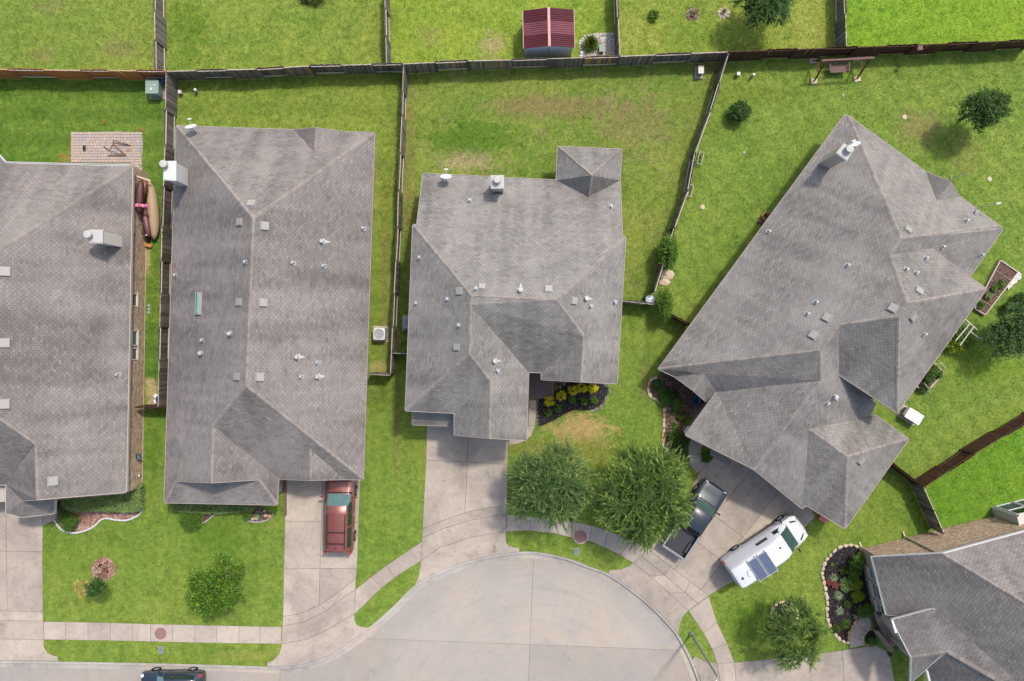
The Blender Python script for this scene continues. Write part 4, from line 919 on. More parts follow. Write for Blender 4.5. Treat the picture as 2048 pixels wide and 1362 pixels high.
# ---------------------------------------------------------------- plants
def leafmesh(name, C, D, L, W, T, mat, parent, flat=.6):
    C = np.asarray(C, float); D = np.asarray(D, float); n = len(C)
    D /= np.linalg.norm(D, axis=1, keepdims=True)+1e-9
    up = nrs.normal(0, flat, (n, 3)); up[:, 2] += 1
    Wd = np.cross(D, up); Wd /= np.linalg.norm(Wd, axis=1, keepdims=True)+1e-9
    L = np.broadcast_to(np.asarray(L, float), (n,))[:, None]; W = np.broadcast_to(np.asarray(W, float), (n,))[:, None]
    V = np.empty((n*4, 3)); V[0::4] = C-D*L/2; V[1::4] = C+Wd*W/2-D*L*.08; V[2::4] = C+D*L/2; V[3::4] = C-Wd*W/2-D*L*.08
    me = bpy.data.meshes.new(name); me.vertices.add(n*4); me.vertices.foreach_set('co', V.ravel())
    me.loops.add(n*4); me.loops.foreach_set('vertex_index', np.arange(n*4, dtype=np.int32))
    me.polygons.add(n); me.polygons.foreach_set('loop_start', np.arange(0, n*4, 4, dtype=np.int32))
    try: me.polygons.foreach_set('loop_total', np.full(n, 4, dtype=np.int32))
    except Exception: pass
    a = me.attributes.new('tint', 'FLOAT', 'FACE'); a.data.foreach_set('value', np.clip(np.asarray(T, np.float32), 0, 1))
    me.materials.append(mat); me.update(); me.validate()
    o = link(bpy.data.objects.new(name, me)); o.parent = parent
    return o
LM = dict(
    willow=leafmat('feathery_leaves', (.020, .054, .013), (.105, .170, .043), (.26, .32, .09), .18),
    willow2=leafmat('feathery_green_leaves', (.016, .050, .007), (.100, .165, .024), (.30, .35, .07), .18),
    bright=leafmat('bright_leaves', (.026, .075, .006), (.10, .18, .010), (.22, .29, .03), .12),
    dark=leafmat('dark_leaves', (.022, .060, .012), (.060, .118, .024), (.11, .17, .042)),
    blue=leafmat('blue_green_leaves', (.027, .066, .020), (.078, .135, .046), (.14, .20, .075)),
    mid=leafmat('green_leaves', (.045, .11, .012), (.11, .19, .025), (.17, .24, .05)),
    hedge=leafmat('hedge_leaves', (.09, .155, .04), (.19, .26, .075), (.30, .34, .14), .15),
    lime=leafmat('lime_leaves', (.11, .17, .006), (.20, .26, .008), (.27, .31, .02)),
    yellow=leafmat('yellow_leaves', (.48, .41, .012), (.66, .56, .02), (.42, .44, .03)),
    pale=leafmat('pale_agave', (.14, .20, .09), (.30, .36, .22), (.40, .44, .30)),
    palm=leafmat('palm_fronds', (.025, .055, .006), (.07, .10, .010), (.22, .14, .02)),
    red=leafmat('red_leaves', (.18, .04, .04), (.30, .09, .09), (.22, .12, .06)),
    dry=leafmat('dry_blooms', (.30, .22, .05), (.45, .36, .12)))
def unit(n, zmin=-.3):
    v = nrs.normal(0, 1, (n*3, 3)); v /= np.linalg.norm(v, axis=1, keepdims=True); v = v[v[:, 2] > zmin]; return v[:n]
def crown_broad(parent, c, r, ncl, nlf, L, W, mat, clump=.2, inner=.35, name='crown', droop=.15, lobe=.8):
    u = unit(ncl); k = len(u); rad = inner+(1-inner)*nrs.rand(k)**.5
    lobes = unit(9, -.4)*(.45+.3*nrs.rand(9))[:, None]; li = nrs.randint(0, len(lobes), k); ls = (.34+.3*nrs.rand(len(lobes)))[li]
    mixw = lobe if r[0] > .5 else 0
    cu = (u*rad[:, None])*(1-mixw)+mixw*(lobes[li]+u*(rad*ls)[:, None])
    cc = cu*np.array(r)+np.array(c)
    ct = nrs.rand(k)
    C = np.repeat(cc, nlf, 0)+nrs.normal(0, 1, (k*nlf, 3))*np.array(r)*clump*.6
    D = nrs.normal(0, .8, (k*nlf, 3))+np.repeat(u, nlf, 0)*.6; D[:, 2] -= droop
    T = np.repeat(ct, nlf)*.55+nrs.rand(k*nlf)*.45
    return leafmesh(name, C, D, L*(.7+.6*nrs.rand(k*nlf)), W*(.7+.6*nrs.rand(k*nlf)), T, mat, parent)
def crown_wisp(parent, c, r, nb, ns, nl, L, W, mat, name='crown', inner=26):
    u = unit(nb, -.25); k = len(u); rad = .45+.5*nrs.rand(k)**.6
    lump = 1+.14*np.sin(np.arctan2(u[:, 1], u[:, 0])*5+nrs.rand()*6)
    B = u*(rad*lump)[:, None]*np.array(r)+np.array(c)
    bt = nrs.rand(k)
    out = u.copy(); out[:, 2] = np.abs(out[:, 2])*.35+.1
    C = []; D = []; T = []; twigs = MB()
    for i in range(k):
        for j in range(ns):
            d = out[i]*.65+nrs.normal(0, .7, 3)*np.array([1, 1, .5]); d /= np.linalg.norm(d); ln = (.55+.75*nrs.rand())*r[0]*.36
            t = (np.arange(nl)+nrs.rand())/nl
            sag = -.55*ln*t**2
            p = B[i]+d*(t*ln)[:, None]; p[:, 2] += sag
            side = np.where(np.arange(nl) % 2 == 0, 1, -1)[:, None]*np.cross(d, [0, 0, 1.0])*.75
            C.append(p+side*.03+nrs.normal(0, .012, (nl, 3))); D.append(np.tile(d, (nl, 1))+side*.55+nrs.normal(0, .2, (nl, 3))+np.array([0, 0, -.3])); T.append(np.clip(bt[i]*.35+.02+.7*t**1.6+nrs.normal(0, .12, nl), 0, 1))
    ni = nb*inner; v = unit(ni, -.6)*(.15+.68*nrs.rand(ni)[:, None]**.5); v = v[:ni]; C.append(v*np.array(r)+np.array(c)); D.append(nrs.normal(0, 1, v.shape)); T.append(.22*nrs.rand(len(v)))   # inner leaves, tint kept low to paint the shade deep in the crown
    C = np.concatenate(C); n = len(C)
    return leafmesh(name, C, np.concatenate(D), L*(.7+.6*nrs.rand(n)), W*(.8+.4*nrs.rand(n)), np.concatenate(T), mat, parent, .5)
def trunk(parent, h, r, limbs, reach, mat=None, lean=(0, 0), name='trunk'):
    m = MB(); top = Vector((lean[0], lean[1], h)); m.tube([(0, 0, -.05), (lean[0]*.4, lean[1]*.4, h*.5), top], r, 8, 0, r*.7)
    for i in range(limbs):
        a = 2*math.pi*i/limbs+rnd.uniform(-.4, .4); k = rnd.uniform(.6, 1)*reach
        p = Vector((math.cos(a)*k*.5, math.sin(a)*k*.5, k*.55))+top; q = Vector((math.cos(a)*k, math.sin(a)*k, k*.8))+top
        m.tube([top, p, q], r*.5, 6, 0, r*.15)
    return m.build(name, mat or MT['bark'], parent, True)
def tree_at(label, base, crown_px, zc, r, cat='tree', name='tree', th=1.6, tr=.12, group=None):
    t = thing(name, label, cat, P(*base), 0, group); c = P(*crown_px, zc)-t.location
    trunk(t, th, tr, 6, min(r[0], zc-th+r[2]*.4)*.8, lean=(c.x*th/zc, c.y*th/zc)); return t, c
t, c = tree_at('tall feathery tree over the sidewalk, the left of two by the middle driveway', (1098, 952), (1103, 972), 3.9, (2.7, 2.7, 1.9), name='willow_tree')
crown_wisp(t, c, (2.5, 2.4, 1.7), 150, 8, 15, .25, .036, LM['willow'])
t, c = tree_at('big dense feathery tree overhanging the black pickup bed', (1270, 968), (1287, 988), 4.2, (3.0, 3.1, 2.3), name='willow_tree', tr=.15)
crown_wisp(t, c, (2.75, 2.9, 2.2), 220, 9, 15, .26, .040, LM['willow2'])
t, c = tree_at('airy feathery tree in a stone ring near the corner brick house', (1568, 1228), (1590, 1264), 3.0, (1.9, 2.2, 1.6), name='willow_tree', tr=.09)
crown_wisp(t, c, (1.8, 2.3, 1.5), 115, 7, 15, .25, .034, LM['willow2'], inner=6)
t, c = tree_at('bright green leafy tree on the front lawn of the green skylight house', (460, 1141), (430, 1168), 2.6, (1.7, 1.7, 1.3))
crown_broad(t, c, (1.85, 1.95, 1.3), 150, 30, .19, .12, LM['bright'], .16)
t, c = tree_at('small leaning tree with yellow blooms beside the round mulch ring', (214, 1133), (184, 1170), 2.7, (.7, .7, .6), th=2.1, tr=.05)
crown_broad(t, c+Vector((.2, 0, 0)), (.65, .6, .6), 60, 26, .17, .10, LM['dark'], .25); crown_broad(t, c+Vector((-.55, -.15, .1)), (.45, .55, .4), 22, 22, .12, .07, LM['dry'], .3, name='blossom')
t, c = tree_at('round dark green tree casting a shadow in the upper right yard', (1921, 238), (1963, 216), 2.6, (1.7, 1.5, 1.4))
crown_broad(t, c, (1.6, 1.45, 1.4), 190, 34, .17, .085, LM['dark'], .15); crown_broad(t, c+Vector((1.2, .2, .2)), (.9, .8, .7), 40, 22, .17, .06, LM['dark'], .2, name='side_branch')
t, c = tree_at('blue green bushy tree at the right edge near the white trellis', (1975, 664), (2024, 664), 2.4, (1.6, 1.8, 1.4))
crown_broad(t, c, (1.6, 1.85, 1.4), 200, 34, .16, .09, LM['blue'], .15)
t, c = tree_at('wide tree cut by the top edge of the picture', (1498, 42), (1530, 4), 3.0, (1.5, 1.3, 1.3))
crown_wisp(t, c, (1.6, 1.4, 1.3), 100, 8, 12, .2, .05, LM['dark'])
BEDS = []
def shrub(label, u, v, r, h, mat, n=60, nl=26, L=.09, W=.06, name='shrub', z=0.0, group=None, cat='shrub', clump=.22, sx=1, sy=1, stem=True):
    t = thing(name, label, cat, P(u, v, z), 0, group)
    if stem:
        m = MB()
        for i in range(4): a = i*1.7; m.tube([(0, 0, -.03), (math.cos(a)*r*.3, math.sin(a)*r*.3, h*.45), (math.cos(a)*r*.5, math.sin(a)*r*.5, h*.7)], .022, 5, 0, .008)
        m.build('stem', MT['bark'], t)
    crown_broad(t, (0, 0, h*.52), (r*.95*sx, r*.95*sy, h*.52), n, nl, L, W, LM[mat], clump, .5, 'foliage', lobe=.45); return t
def spiky(label, u, v, r, n, mat, cat='agave', name='agave', w=.06, h=.35, group=None, z=0.0, arch=.35, seg=3):
    t = thing(name, label, cat, P(u, v, z), rnd.uniform(0, 3), group); vs = []; fs = []; tn = []
    for i in range(n):
        a = 2.4*i; e = .25+1.1*((i+.5)/n); L = r*rnd.uniform(.8, 1.1)*(1 if e < 1 else .8); b = len(vs); ww = w*rnd.uniform(.8, 1.2)
        for s in range(seg+1):
            q = s/seg; rad = L*math.cos(e*.8)*q; zz = h*(math.sin(e)*q*1.6-arch*q*q*1.5)+.04
            k = ww*(1-q)**.6*(.5+.5*min(1, q*4)) if s < seg else .003
            ca, sa = math.cos(a), math.sin(a)
            vs += [(rad*ca-sa*k/2, rad*sa+ca*k/2, zz), (rad*ca+sa*k/2, rad*sa-ca*k/2, zz)]
        for s in range(seg): fs.append((b+2*s, b+2*s+1, b+2*s+3, b+2*s+2)); tn.append(min(1, max(0, rnd.gauss(.5, .25))))
    raw('blades', vs, fs, LM[mat], t, tn); MB().cone((0, 0, -.03), (0, 0, .08), r*.14, r*.1, 7).build('base', MT['bark'], t); return t
def hedge(label, poly, h, mat, n, L=.1, W=.06, name='hedge'):
    q = ccw(px(poly)); cx0 = sum(p[0] for p in q)/len(q); cy0 = sum(p[1] for p in q)/len(q)
    t = thing(name, label, 'hedge', (cx0, cy0, 0)); q = [(x-cx0, y-cy0) for x, y in q]
    MB().prism(offset_poly(q, .12), 0, h*.82).build('stems', plain('hedge_inside', (.02, .03, .01), .95), t)
    C = []; xs = [p[0] for p in q]; ys = [p[1] for p in q]
    def inside(x, y):
        r = False
        for i in range(len(q)):
            (x1, y1), (x2, y2) = q[i], q[i-1]
            if (y1 > y) != (y2 > y) and x < (x2-x1)*(y-y1)/(y2-y1)+x1: r = not r
        return r
    while len(C) < n:
        x, y = rnd.uniform(min(xs), max(xs)), rnd.uniform(min(ys), max(ys))
        if inside(x, y): C.append((x, y, h*(.9+.07*math.sin(x*3)*math.cos(y*4))+rnd.gauss(0, .05)))
    for i in range(n//2):
        k = rnd.randrange(len(q)); a, b = q[k], q[(k+1) % len(q)]; s = rnd.random(); C.append((a[0]+(b[0]-a[0])*s+rnd.gauss(0, .04), a[1]+(b[1]-a[1])*s+rnd.gauss(0, .04), rnd.uniform(.1, h*.92)))
    C = np.array(C); cl = .5+.5*np.sin(C[:, 0]*3.1)*np.sin(C[:, 1]*4.3+1)
    D = nrs.normal(0, 1, C.shape); D[:, 2] = np.abs(D[:, 2])*.5
    leafmesh('foliage', C, D, L*(.7+.6*nrs.rand(len(C))), W*(.7+.6*nrs.rand(len(C))), .35*cl+.65*nrs.rand(len(C)), LM[mat], t, .6)
    return t
def bed(name, poly, mat, z=.05):
    q = offset_poly(ccw(px(poly)), 0); BEDS.append(q); b = struct(sheet(name, q, z, mat)); return b
def stones(parent, pts, mats, size=(.3, .2, .14), step=.3, z=.05, jit=.03, name='edging_stone', closed=False, box=False):
    q = smoothline(px(pts), 3); d = 0; nxt = 0
    off = origin(parent)
    for a, b in zip(q, q[1:]):
        a = Vector(a); b = Vector(b); L = (b-a).length
        while nxt < d+L:
            p = a+(b-a)*((nxt-d)/max(L, 1e-6)); ang = math.atan2(b.y-a.y, b.x-a.x)
            k = rnd.uniform(.8, 1.2); m = MB()
            if box: m.box((0, 0, 0), (size[0]*.96, size[1], size[2]), 0, taper=.94)
            else: m.blob((0, 0, 0), (size[0]/2*k, size[1]/2*rnd.uniform(.8, 1.2), size[2]/2*rnd.uniform(.8, 1.2)), 7, 4, .14)
            o = m.build(name, mats[0] if rnd.random() < .85 or len(mats) < 2 else mats[1], parent, not box)
            o.location = Vector((p.x+rnd.uniform(-jit, jit), p.y+rnd.uniform(-jit, jit), z))-off; o.rotation_euler = (0, 0, ang+rnd.uniform(-.2, .2)*(0 if box else 1))
            nxt += step*(k if not box else 1)
        d += L
def chips(parent, poly, n, mats, r=(.03, .07), z=.05, name='bark_chip', stuffy=True):
    q = ccw(px(poly)); xs = [p[0] for p in q]; ys = [p[1] for p in q]; m = MB(); off = origin(parent); k = 0
    while k < n:
        x, y = rnd.uniform(min(xs), max(xs)), rnd.uniform(min(ys), max(ys)); ins = False
        for i in range(len(q)):
            (x1, y1), (x2, y2) = q[i], q[i-1]
            if (y1 > y) != (y2 > y) and x < (x2-x1)*(y-y1)/(y2-y1)+x1: ins = not ins
        if not ins: continue
        k += 1; a = rnd.uniform(0, 3.1); s = rnd.uniform(*r); m.box((x-off.x, y-off.y, z-off.z+.01), (s*1.6, s*.8, .02), a, rnd.randrange(len(mats)))
    return stuff(m.build(name, mats, parent))
CH = [plain('chip_dark', (.05, .032, .025), .95), plain('chip_mid', (.13, .08, .058), .95), plain('chip_pale', (.34, .27, .21), .95)]
CK = [plain('chip_black', (.010, .010, .010), .95), plain('chip_charcoal', (.03, .027, .027), .95), plain('chip_grey', (.09, .08, .075), .95)]
CR = [plain('chip_red', (.20, .07, .05), .95), plain('chip_rust', (.13, .045, .035), .95), plain('chip_straw', (.40, .28, .2), .95)]
# bed at the left edge house
ed1 = [(111.5, 1042), (124, 1058), (145, 1065), (164, 1063), (187, 1053.5), (202, 1040), (213.6, 1036), (232.7, 1039), (252, 1040), (271, 1034), (282, 1025), (288, 1011.5)]
pb1 = ed1+[(291, 990), (284, 973), (112, 990), (116, 1025)]
b = bed('flower_bed', pb1, MT['m_red'], .03); chips(b, pb1, 500, CR, z=.03); stones(b, ed1, [MT['white']], (.3, .12, .16), .3, .05, 0, 'edging_block', box=True)
hedge('long leafy hedge against the front of the left edge house', [(138, 996), (200, 985), (250, 978), (284, 966), (291, 970), (291, 1012), (284, 1018), (255, 1020), (215, 1017), (180, 1017), (145, 1014), (137, 1006)], .85, 'hedge', 6500)
shrub('round dark shrub tucked between the hedge and the front walk', 137, 1017, .46, .75, 'dark', 70, 30, .06, .045)
shrub('larger round clipped shrub in the red mulch bed', 146, 1039, .78, .9, 'mid', 130, 34, .07, .05)
b = bed('mulch_ring', [(207+24*math.cos(a)*1.0, 1138+24*math.sin(a)) for a in [i*math.pi/12 for i in range(24)]], MT['m_red'], .02); pr = [(207+23*math.cos(a), 1138+23*math.sin(a)) for a in [i*math.pi/10 for i in range(20)]]; chips(b, pr, 260, CR, z=.02)
m = thing('stake', 'short dark stake in the round mulch ring', 'stake', P(203, 1129)); MB().cone((0, 0, 0), (0, 0, .3), .07, .07, 10).build('pipe', MT['black'], m)
# front of the green skylight house
hedge('low yellowish hedge along the front of the green skylight house', [(350, 1000), (500, 1004), (512, 1012), (505, 1020), (470, 1021), (440, 1023), (405, 1023), (365, 1019), (350, 1015)], .7, 'hedge', 3600, .09, .05)
shrub('big round shrub at the front lawn left of the curved bed', 386, 1037, .78, .85, 'mid', 150, 36, .07, .05)
pb2 = [(403, 1030), (425, 1026), (442, 1025), (428, 1030), (416, 1040), (402, 1048)]
b = bed('flower_bed', pb2, MT['m_brown'], .03); chips(b, pb2, 60, CH, z=.03); stones(b, [(402, 1048), (416, 1040), (428, 1030), (444, 1026)], [MT['kerb']], (.26, .1, .14), .26, .05, 0, 'edging_block', box=True)
pb3 = [(486, 1026), (500, 1016), (515, 1010), (535, 1020), (545, 1030), (538, 1038), (522, 1043), (505, 1043), (494, 1038)]
b = bed('flower_bed', pb3, MT['m_brown'], .03); chips(b, pb3, 90, CH, z=.03); stones(b, [(492, 1037), (505, 1043), (522, 1043), (538, 1038), (546, 1029)], [MT['kerb']], (.26, .1, .14), .26, .05, 0, 'edging_block', box=True)
shrub('small bright shrub beside the pale agave near the red car driveway', 496, 1028, .35, .45, 'mid', 40, 22)
spiky('small pale agave in the little stone edged bed', 519, 1030, .42, 22, 'pale')
for i, (u, v, s) in enumerate(((531, 1031, .26), (538, 1032, .3), (512, 1037, .2), (528, 1022, .18), (505, 1038, .22))):
    o = MB().blob((0, 0, 0), (s*.6, s*.5, s*.4), 8, 5, .15).build('boulder', MT['stone'] if i != 1 else MT['stone_r'], None, True); o.location = P(u, v, .1); tag(o, ['small cream rock next to the pale agave', 'orange rock at the tip of the little bed by the red car', 'small rock at the front rim of the little bed', 'small rock at the back of the little agave bed', 'rounded rock at the left of the little agave bed'][i], 'rock', 'rocks in the small agave bed')
# black mulch bed of the middle house
pb4 = [(1073.7, 797), (1107.8, 795), (1110, 750), (1211, 758), (1217, 783), (1209, 804), (1190, 818), (1173.6, 821), (1147.7, 819.6), (1129, 828), (1105.5, 842), (1077, 854), (1073.7, 825.5)]
b = bed('flower_bed', pb4, MT['m_black'], .035); chips(b, pb4, 900, CK, z=.035)
pb5 = [(1110, 755), (1134, 757), (1131, 768), (1122, 776), (1110, 783)]
b2 = bed('bark_patch', pb5, MT['m_brown'], .05); chips(b2, pb5, 160, CH, z=.05)
stones(b, [(1206, 764), (1217, 782), (1212, 800), (1198, 816), (1180, 822)], [MT['stone_d'], MT['kerb']], (.22, .16, .12), .17, .04, .1)
stones(b, [(1074, 800), (1074, 826), (1077, 854)], [MT['stone_d']], (.13, .11, .1), .13, .04, .05)
for i, (u, v) in enumerate(((1098, 802), (1122, 791.4), (1145.4, 780.4), (1163, 775), (1185, 775.7))):
    L_ = ['yellow shrub nearest the curved front walk in the black bed', 'yellow shrub second from the walk in the black bed', 'yellow shrub in the centre of the yellow row in the black bed', 'yellow shrub fourth from the walk in the black bed', 'yellow shrub farthest from the walk in the black bed'][i]
    t = shrub(L_, u, v, .34, .5, 'yellow', 34, 18, .13, .045, group='yellow shrubs in the black mulch bed', z=.03)
for i, (u, v) in enumerate(((1096.5, 825.5), (1116.7, 816), (1144, 799.7), (1167, 803.7), (1187.7, 800))):
    L_ = ['green shrub at the lower left end of the black bed', 'green shrub second from the lower left in the black bed', 'green shrub under the centre yellow shrub in the black bed', 'green shrub fourth from the lower left in the black bed', 'green shrub at the right end of the black bed'][i]
    shrub(L_, u, v, .26, .35, 'mid', 30, 20, .08, .05, group='green shrubs in the black mulch bed', z=.03)
# curved bed of the angled house
ed4 = [(1310.7, 756), (1301, 760), (1297, 768), (1296, 776), (1298.6, 784), (1300, 791.7), (1306.7, 796.5), (1314.7, 802), (1322.8, 808), (1327, 815), (1327.7, 825.6), (1327.7, 837), (1327, 847.4), (1327, 856), (1325.7, 866), (1325, 875.7), (1325.7, 885.4), (1327, 895), (1333, 904)]
pb6 = ed4+[(1345, 918), (1372, 915), (1376, 890), (1372, 860), (1395, 815), (1408, 795), (1385, 776), (1330, 738)]
b = bed('flower_bed', pb6, MT['m_brown'], .03); chips(b, pb6, 900, CH, z=.03); stones(b, ed4, [MT['stone'], MT['stone_r']], (.42, .22, .18), .38, .07)
for lab, u, v, r, h, mt, k in (('bluish succulent clump at the top of the curved stone edged bed', 1313, 769, .35, .35, 'blue', 0), ('bright grassy clump below the bluish succulent', 1320, 780, .45, .5, 'mid', 1), ('dark green fern shrub under the small roof gable', 1340, 790, .5, .55, 'dark', 0), ('bright green shrub beside the orange edging stones', 1327, 799, .42, .45, 'mid', 0),
    ('dark shrub in the middle of the curved bed', 1351, 808, .4, .5, 'mid', 0), ('light green grassy clump in the middle of the curved bed', 1346, 821, .42, .5, 'mid', 1), ('small olive clump beside the bark chips', 1362, 832, .3, .35, 'palm', 0), ('light green clump left of the white column box', 1347, 850, .42, .5, 'mid', 1),
    ('yellow green small shrub beside the white column box', 1377, 845, .3, .35, 'lime', 0), ('large dark shrub below the white column box', 1361, 884, .62, .8, 'dark', 0), ('mid green shrub at the lower left of the curved bed', 1348, 872, .45, .55, 'mid', 0), ('pale grassy clump at the bottom of the curved bed', 1345, 903, .45, .45, 'hedge', 1), ('bright shrub at the bottom end next to the walkway', 1362, 905, .4, .4, 'mid', 0), ('round shrub inside the curve of the front walkway', 1411, 913, .38, .45, 'mid', 0)):
    if k: spiky(lab, u, v, r*1.1, 46, mt, 'ornamental grass', 'grass_clump', .035, h*.7, z=.03)
    else: shrub(lab, u, v, r, h, mt, 60, 26, .09, .055, z=.03)
# bed of the corner brick house
c5 = lambda x, y: (1640+x/5.92, 1080+y/5.92)
ed5 = [c5(*q) for q in ((430, 72), (380, 62), (335, 60), (280, 68), (235, 82), (165, 135), (105, 200), (50, 265), (33, 310), (33, 355), (20, 400), (40, 490), (62, 560), (75, 650), (80, 700), (80, 830), (85, 930), (120, 1030), (190, 1130), (240, 1175), (290, 1200), (330, 1208))]
pb7 = ed5+[c5(*q) for q in ((340, 1110), (375, 1030), (450, 930), (570, 890), (600, 760), (585, 690), (500, 300), (450, 100))]
b = bed('flower_bed', pb7, MT['m_black'], .035); chips(b, pb7, 800, CK, z=.035); stones(b, ed5, [MT['stone']], (.36, .25, .18), .36, .07)
stones(b, [c5(330, 1205), c5(338, 1130), c5(370, 1035), c5(440, 940), c5(490, 915)], [MT['stone_r'], MT['stone']], (.24, .15, .12), .23, .06)
pb8 = [c5(*q) for q in ((530, 1190), (540, 1110), (600, 1060), (635, 1075), (650, 1130), (660, 1225), (560, 1240))]
b = bed('flower_bed', pb8, MT['m_black'], .035); stones(b, [c5(515, 1230), c5(510, 1180), c5(535, 1100), c5(600, 1050)], [MT['stone']], (.2, .12, .12), .2, .06); stones(b, [c5(560, 1240), c5(650, 1222)], [MT['stone_r']], (.24, .18, .14), .24, .06)
for lab, x, y, r, h, mt, k in (('large dark shrub nearest the brick corner', 395, 225, .62, 1.1, 'mid', 0), ('bright shrub just below the large dark shrub by the brick corner', 370, 380, .44, .7, 'bright', 0), ('upper lime green round shrub by the brick wall', 415, 520, .4, .5, 'lime', 0), ('lower lime green round shrub by the brick wall', 425, 650, .42, .5, 'lime', 0),
    ('spotted green shrub in the middle of the black bed at lower right', 300, 515, .48, .45, 'hedge', 0), ('dark green shrub by the porch at lower right', 515, 815, .52, .6, 'mid', 0), ('small olive plant between two agaves', 320, 750, .28, .3, 'palm', 0), ('sparse plant at the foot of the stone edged bed', 175, 1045, .28, .2, 'palm', 0), ('small red plant against the edging stones', 100, 495, .17, .2, 'red', 0), ('larger red plant beside the upper agave', 170, 525, .24, .25, 'red', 0), ('tiny yellow plant near the top of the stone edged bed', 140, 285, .1, .12, 'lime', 0), ('thin twiggy plant above the upper agave', 260, 350, .28, .3, 'palm', 0), ('small green shrub in the little walled bed by the porch', 612, 1190, .3, .35, 'mid', 0),
    ('upper pale agave in the stone edged bed', 150, 440, .38, .3, 'pale', 30), ('middle pale agave in the stone edged bed', 205, 650, .46, .3, 'pale', 34), ('lowest pale agave in the stone edged bed', 222, 835, .42, .3, 'pale', 28), ('bright green spiky plant beside the curved front walk', 295, 990, .5, .35, 'mid', 40), ('tiny pale agave at the tip of the front walk', 410, 905, .24, .2, 'pale', 16)):
    if k: spiky(lab, *c5(x, y), r, k, mt, 'agave', 'agave', .075, h, z=.03)
    else: shrub(lab, *c5(x, y), r, h, mt, 60, 28, .08, .055, z=.03)
pr = [(1568+26*math.cos(a), 1229+26*math.sin(a)) for a in [i*math.pi/12 for i in range(25)]]
b = bed('mulch_ring', pr[:24], MT['m_black'], .03); chips(b, pr[:24], 160, CK, z=.03); stones(b, pr, [MT['stone'], MT['stone_r']], (.28, .2, .15), .29, .06)
# yard shrubs
shrub('dark round shrub in the upper middle of the right hand yard', 1475, 231, .78, 1.2, 'dark', 130, 34, .13, .075)
shrub('bushy vine climbing over the grey fence', 1327, 509, .85, 2.5, 'mid', 190, 36, .14, .07, 'climbing_shrub', sx=.75, sy=1.45, clump=.2)
shrub('leafy bush beside the dark lidded bin at the fence corner', 1320, 612, .8, 2.3, 'mid', 150, 34, .14, .045, 'climbing_shrub', sx=.8, sy=1.4, clump=.2)
shrub('dark bush at the right edge above the blue green tree', 2033, 601, .55, .7, 'dark', 70, 28, .1, .06)
shrub('dark leafy bush touching the top of the blue green tree', 2008, 617, .4, .7, 'dark', 50, 26, .1, .06)
shrub('small yellowish shrub at the top right of the shed yard', 1306, 33, .36, .45, 'bright', 40, 22, .1, .05)
shrub('dark flat shrub cut by the top edge at left', 625, -6, .7, .5, 'palm', 60, 22, .12, .06, sx=1.4)
for u, v, r in ((1385, 28, 14), (1448, 26, 12)):
    pr = [(u+r*math.cos(a)*rnd.uniform(.85, 1.1), v+r*math.sin(a)*rnd.uniform(.85, 1.1)) for a in [i*math.pi/9 for i in range(18)]]
    b = bed('mulch_ring', pr, MT['gravel'] if u > 1400 else MT['m_brown'], .02); chips(b, pr, 70, [CR[2], CR[0], CH[2]], z=.02)
shrub('tiny sprouting shrub in the reddish mulch ring at the top', 1385, 27, .2, .25, 'hedge', 14, 14)
spiky('small palm in a pale mulch ring at the top', 1447, 24, .3, 26, 'mid', 'palm', 'small_palm', .05, .4)
b = bed('gravel_patch', [(1158, 82), (1170, 70), (1196, 66), (1230, 66), (1231, 112), (1160, 114)], MT['gravel'], .03)
chips(b, [(1196, 68), (1229, 68), (1230, 110), (1200, 112)], 420, [MT['stone'], MT['white'], MT['white']], (.03, .07), .03, 'pebble')
spiky('sago palm beside the maroon shed', 1180, 91, .85, 120, 'palm', 'palm', 'sago_palm', .10, .8, seg=4)
o = MB().box((0, 0, .2), (.3, .42, .4)).box((0, 0, .41), (.33, .45, .03)).build('utility_box', MT['green_box'], None, bevel=.01); o.location = P(1202, 101); tag(o, 'pale green utility box beside the sago palm', 'utility box')
for i, (u, v) in enumerate(((1163, 112), (1164, 106))):
    o = MB().blob((0, 0, 0), (.16, .13, .1), 7, 5, .2).build('boulder', MT['white'], None, True); o.location = P(u, v, .06); tag(o, ['pale rock at the fence left of the sago palm', 'second pale rock just above the one at the fence'][i], 'rock')
